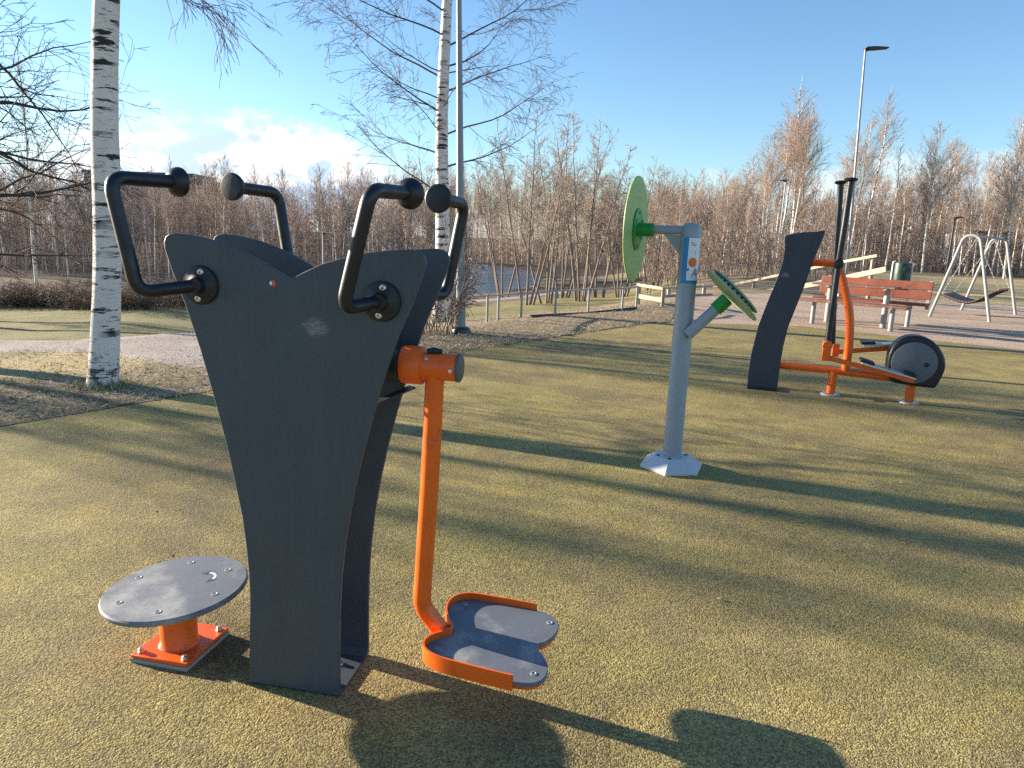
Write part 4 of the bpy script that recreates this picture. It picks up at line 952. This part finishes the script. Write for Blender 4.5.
# litter and blades on the verge
def verge():
    rng = random.Random(8); lf = MB(); st = MB(); gr = MB()
    def spot():
        while True:
            if rng.random() < .55: x = rng.uniform(-8, 0); y = rng.uniform(4.5, 11)
            else: x = rng.uniform(-2, 5); y = rng.uniform(8.5, 19)
            s = edge_s(x, y)
            if .06 < s < 4.5 and rng.random() < math.exp(-s*.35) and not in_yard(x, y): return x, y
    for k in range(9000):
        x, y = spot(); z = height(x, y); a = rng.uniform(0, 6.28); L = rng.uniform(.009, .026); w = L*.6; t = rng.uniform(-.25, .25)
        u = Vector((math.cos(a), math.sin(a), t)); v = Vector((-math.sin(a), math.cos(a), rng.uniform(-.25, .25))); c = Vector((x, y, z+rng.uniform(.004, .03)))
        lf.add([c-u*L, c+v*w, c+u*L, c-v*w], [(0, 1, 2, 3)])
    for k in range(170):
        x = rng.uniform(-4, 7); y = rng.uniform(1.9, 12)
        if edge_s(x, y) > -.1 or in_yard(x, y): continue
        a = rng.uniform(0, 6.28); L = rng.uniform(.005, .017); u = Vector((math.cos(a), math.sin(a), .15)); v = Vector((-math.sin(a), math.cos(a), .2)); c = Vector((x, y, .008))
        lf.add([c-u*L, c+v*L*.5, c+u*L, c-v*L*.5], [(0, 1, 2, 3)])
    for k in range(24000):
        x, y = spot(); z = height(x, y); a = rng.uniform(0, 6.28); L = rng.uniform(.04, .12); o = Vector((math.cos(a), math.sin(a), 0)); b = Vector((x, y, z)); w = Vector((-o.y, o.x, 0))*.0028
        tip = b+o*L*rng.uniform(.5, 1)+UP*L*rng.uniform(.05, .6)
        g = mnoise.noise(Vector((x*.9, y*.9, 4))) > -.12 and x < -1.5
        (gr if g else st).add([b-w, b+w, tip], [(0, 1, 2)])
    for k in range(1500):
        if k < 700:
            a = rng.uniform(0, 6.28); q = .13+abs(rng.gauss(0, .09)); x, y = bb.x+math.cos(a)*q, bb.y+math.sin(a)*q
        else:
            t = rng.random(); x = lerp(-5.2, 2.6, t); y = 4.84+(x+3.62)*1.316+rng.uniform(.04, .16); 
            if mnoise.noise(Vector((x*2.2, 0, 6))) < -.05: continue
        z = height(x, y); a = rng.uniform(0, 6.28); L = rng.uniform(.04, .11); o = Vector((math.cos(a), math.sin(a), 0)); b = Vector((x, y, z-.005)); w = Vector((-o.y, o.x, 0))*.003
        (gr if rng.random() < .5 else st).add([b-w, b+w, b+o*L*.5+UP*L*rng.uniform(.5, 1)], [(0, 1, 2)])
    for mb, nm, m, lb_ in ((lf, 'leaf_litter', M['leaf'], 'brown fallen leaves scattered over the verge beside the rubber'), (st, 'dry_grass', M['straw'], 'flattened straw-coloured dead grass on the verge'), (gr, 'green_grass', M['green_blade'], 'short green grass tufts near the big birch')):
        o = mb.build(nm, m, smooth=0, recalc=False); o['kind'] = 'stuff'; tag(o, lb_, 'grass' if nm != 'leaf_litter' else 'leaves')
verge()

# ------------------------------------------------------------------ light and sky
SUN_AZ, SUN_EL = RAD(-68.5), RAD(12.9)
w = bpy.data.worlds.new('World'); sc.world = w; w.use_nodes = True; nt = w.node_tree; bg = nt.nodes['Background']
sky = nt.nodes.new('ShaderNodeTexSky'); sky.sky_type = 'NISHITA'; sky.sun_disc = False; sky.sun_elevation = SUN_EL; sky.sun_rotation = SUN_AZ; sky.air_density = 1.0; sky.dust_density = .15; sky.ozone_density = 3.5
class WN(NT):
    def __init__(s): s.t = nt
t = WN(); tc = t.n('ShaderNodeTexCoord').outputs['Generated']
sp = t.n('ShaderNodeSeparateXYZ'); t.l(tc, sp.inputs[0])
az = t.math('ARCTAN2', sp.outputs[0], sp.outputs[1]); el = t.math('ARCSINE', sp.outputs[2])
def rmp(v, lo, hi, stops):
    f = t.math('DIVIDE', t.math('SUBTRACT', v, lo), hi-lo); return t.ramp(f, [((p-lo)/(hi-lo), c) for p, c in stops])
cv = t.n('ShaderNodeCombineXYZ'); t.l(az, cv.inputs[0]); t.l(t.math('MULTIPLY', el, 1.7), cv.inputs[1])
n1 = t.noise(cv.outputs[0], 9, 7, .6); n2 = t.noise(t.mapping(cv.outputs[0], (1, 1, 1), (.03, -.02, 0)), 9, 7, .6)
topE = rmp(az, -.9, .9, [(-.9,.06),(-.62,.08),(-.50,.115),(-.42,.142),(-.34,.150),(-.26,.125),(-.16,.085),(-.05,.04),(.10,.06),(.3,.09),(.52,.12),(.62,.11),(.9,.05)])
d0 = t.math('ADD', t.math('SUBTRACT', topE, el), t.math('MULTIPLY', t.math('SUBTRACT', n1, .5), .13))
body = t.ramp(d0, [(.0, 0), (.030, 1)])
amt = rmp(az, -.9, .9, [(-.9,.35),(-.55,.8),(-.3,1),(-.12,.9),(-.02,.45),(.2,.4),(.5,.5),(.9,.3)])
mask = t.math('MULTIPLY', body, amt)
shade = t.ramp(t.math('ADD', t.math('MULTIPLY', t.math('SUBTRACT', n1, n2), 6.0), t.math('SUBTRACT', .75, t.math('MULTIPLY', d0, 5.0))), [(.1, (.55, .68, .86)), (.7, (1.0, .98, .95))])
cl = t.mix(1.0, shade, (4.3, 4.3, 4.4), 'MULTIPLY')
skyc = t.mix(1.0, sky.outputs[0], (.80, .815, .82), 'MULTIPLY'); mixc = t.mix(mask, skyc, cl)
t.l(mixc, bg.inputs['Color']); bg.inputs['Strength'].default_value = .095
sl = bpy.data.lights.new('sun', 'SUN'); sl.energy = 5.0; sl.angle = RAD(.55); sl.color = (1, .86, .68)
so = bpy.data.objects.new('sun', sl); COL.objects.link(so)
sd = Vector((math.sin(SUN_AZ)*math.cos(SUN_EL), math.cos(SUN_AZ)*math.cos(SUN_EL), math.sin(SUN_EL)))
so.rotation_euler = sd.to_track_quat('Z', 'Y').to_euler(); so.location = sd*50
sc.view_settings.view_transform = 'Standard'; sc.view_settings.look = 'None'; sc.view_settings.exposure = 1.72; sc.view_settings.gamma = 1
sc.render.engine = 'CYCLES'; sc.cycles.use_denoising = False; sc.cycles.max_bounces = 5; sc.cycles.diffuse_bounces = 3; sc.cycles.transparent_max_bounces = 4
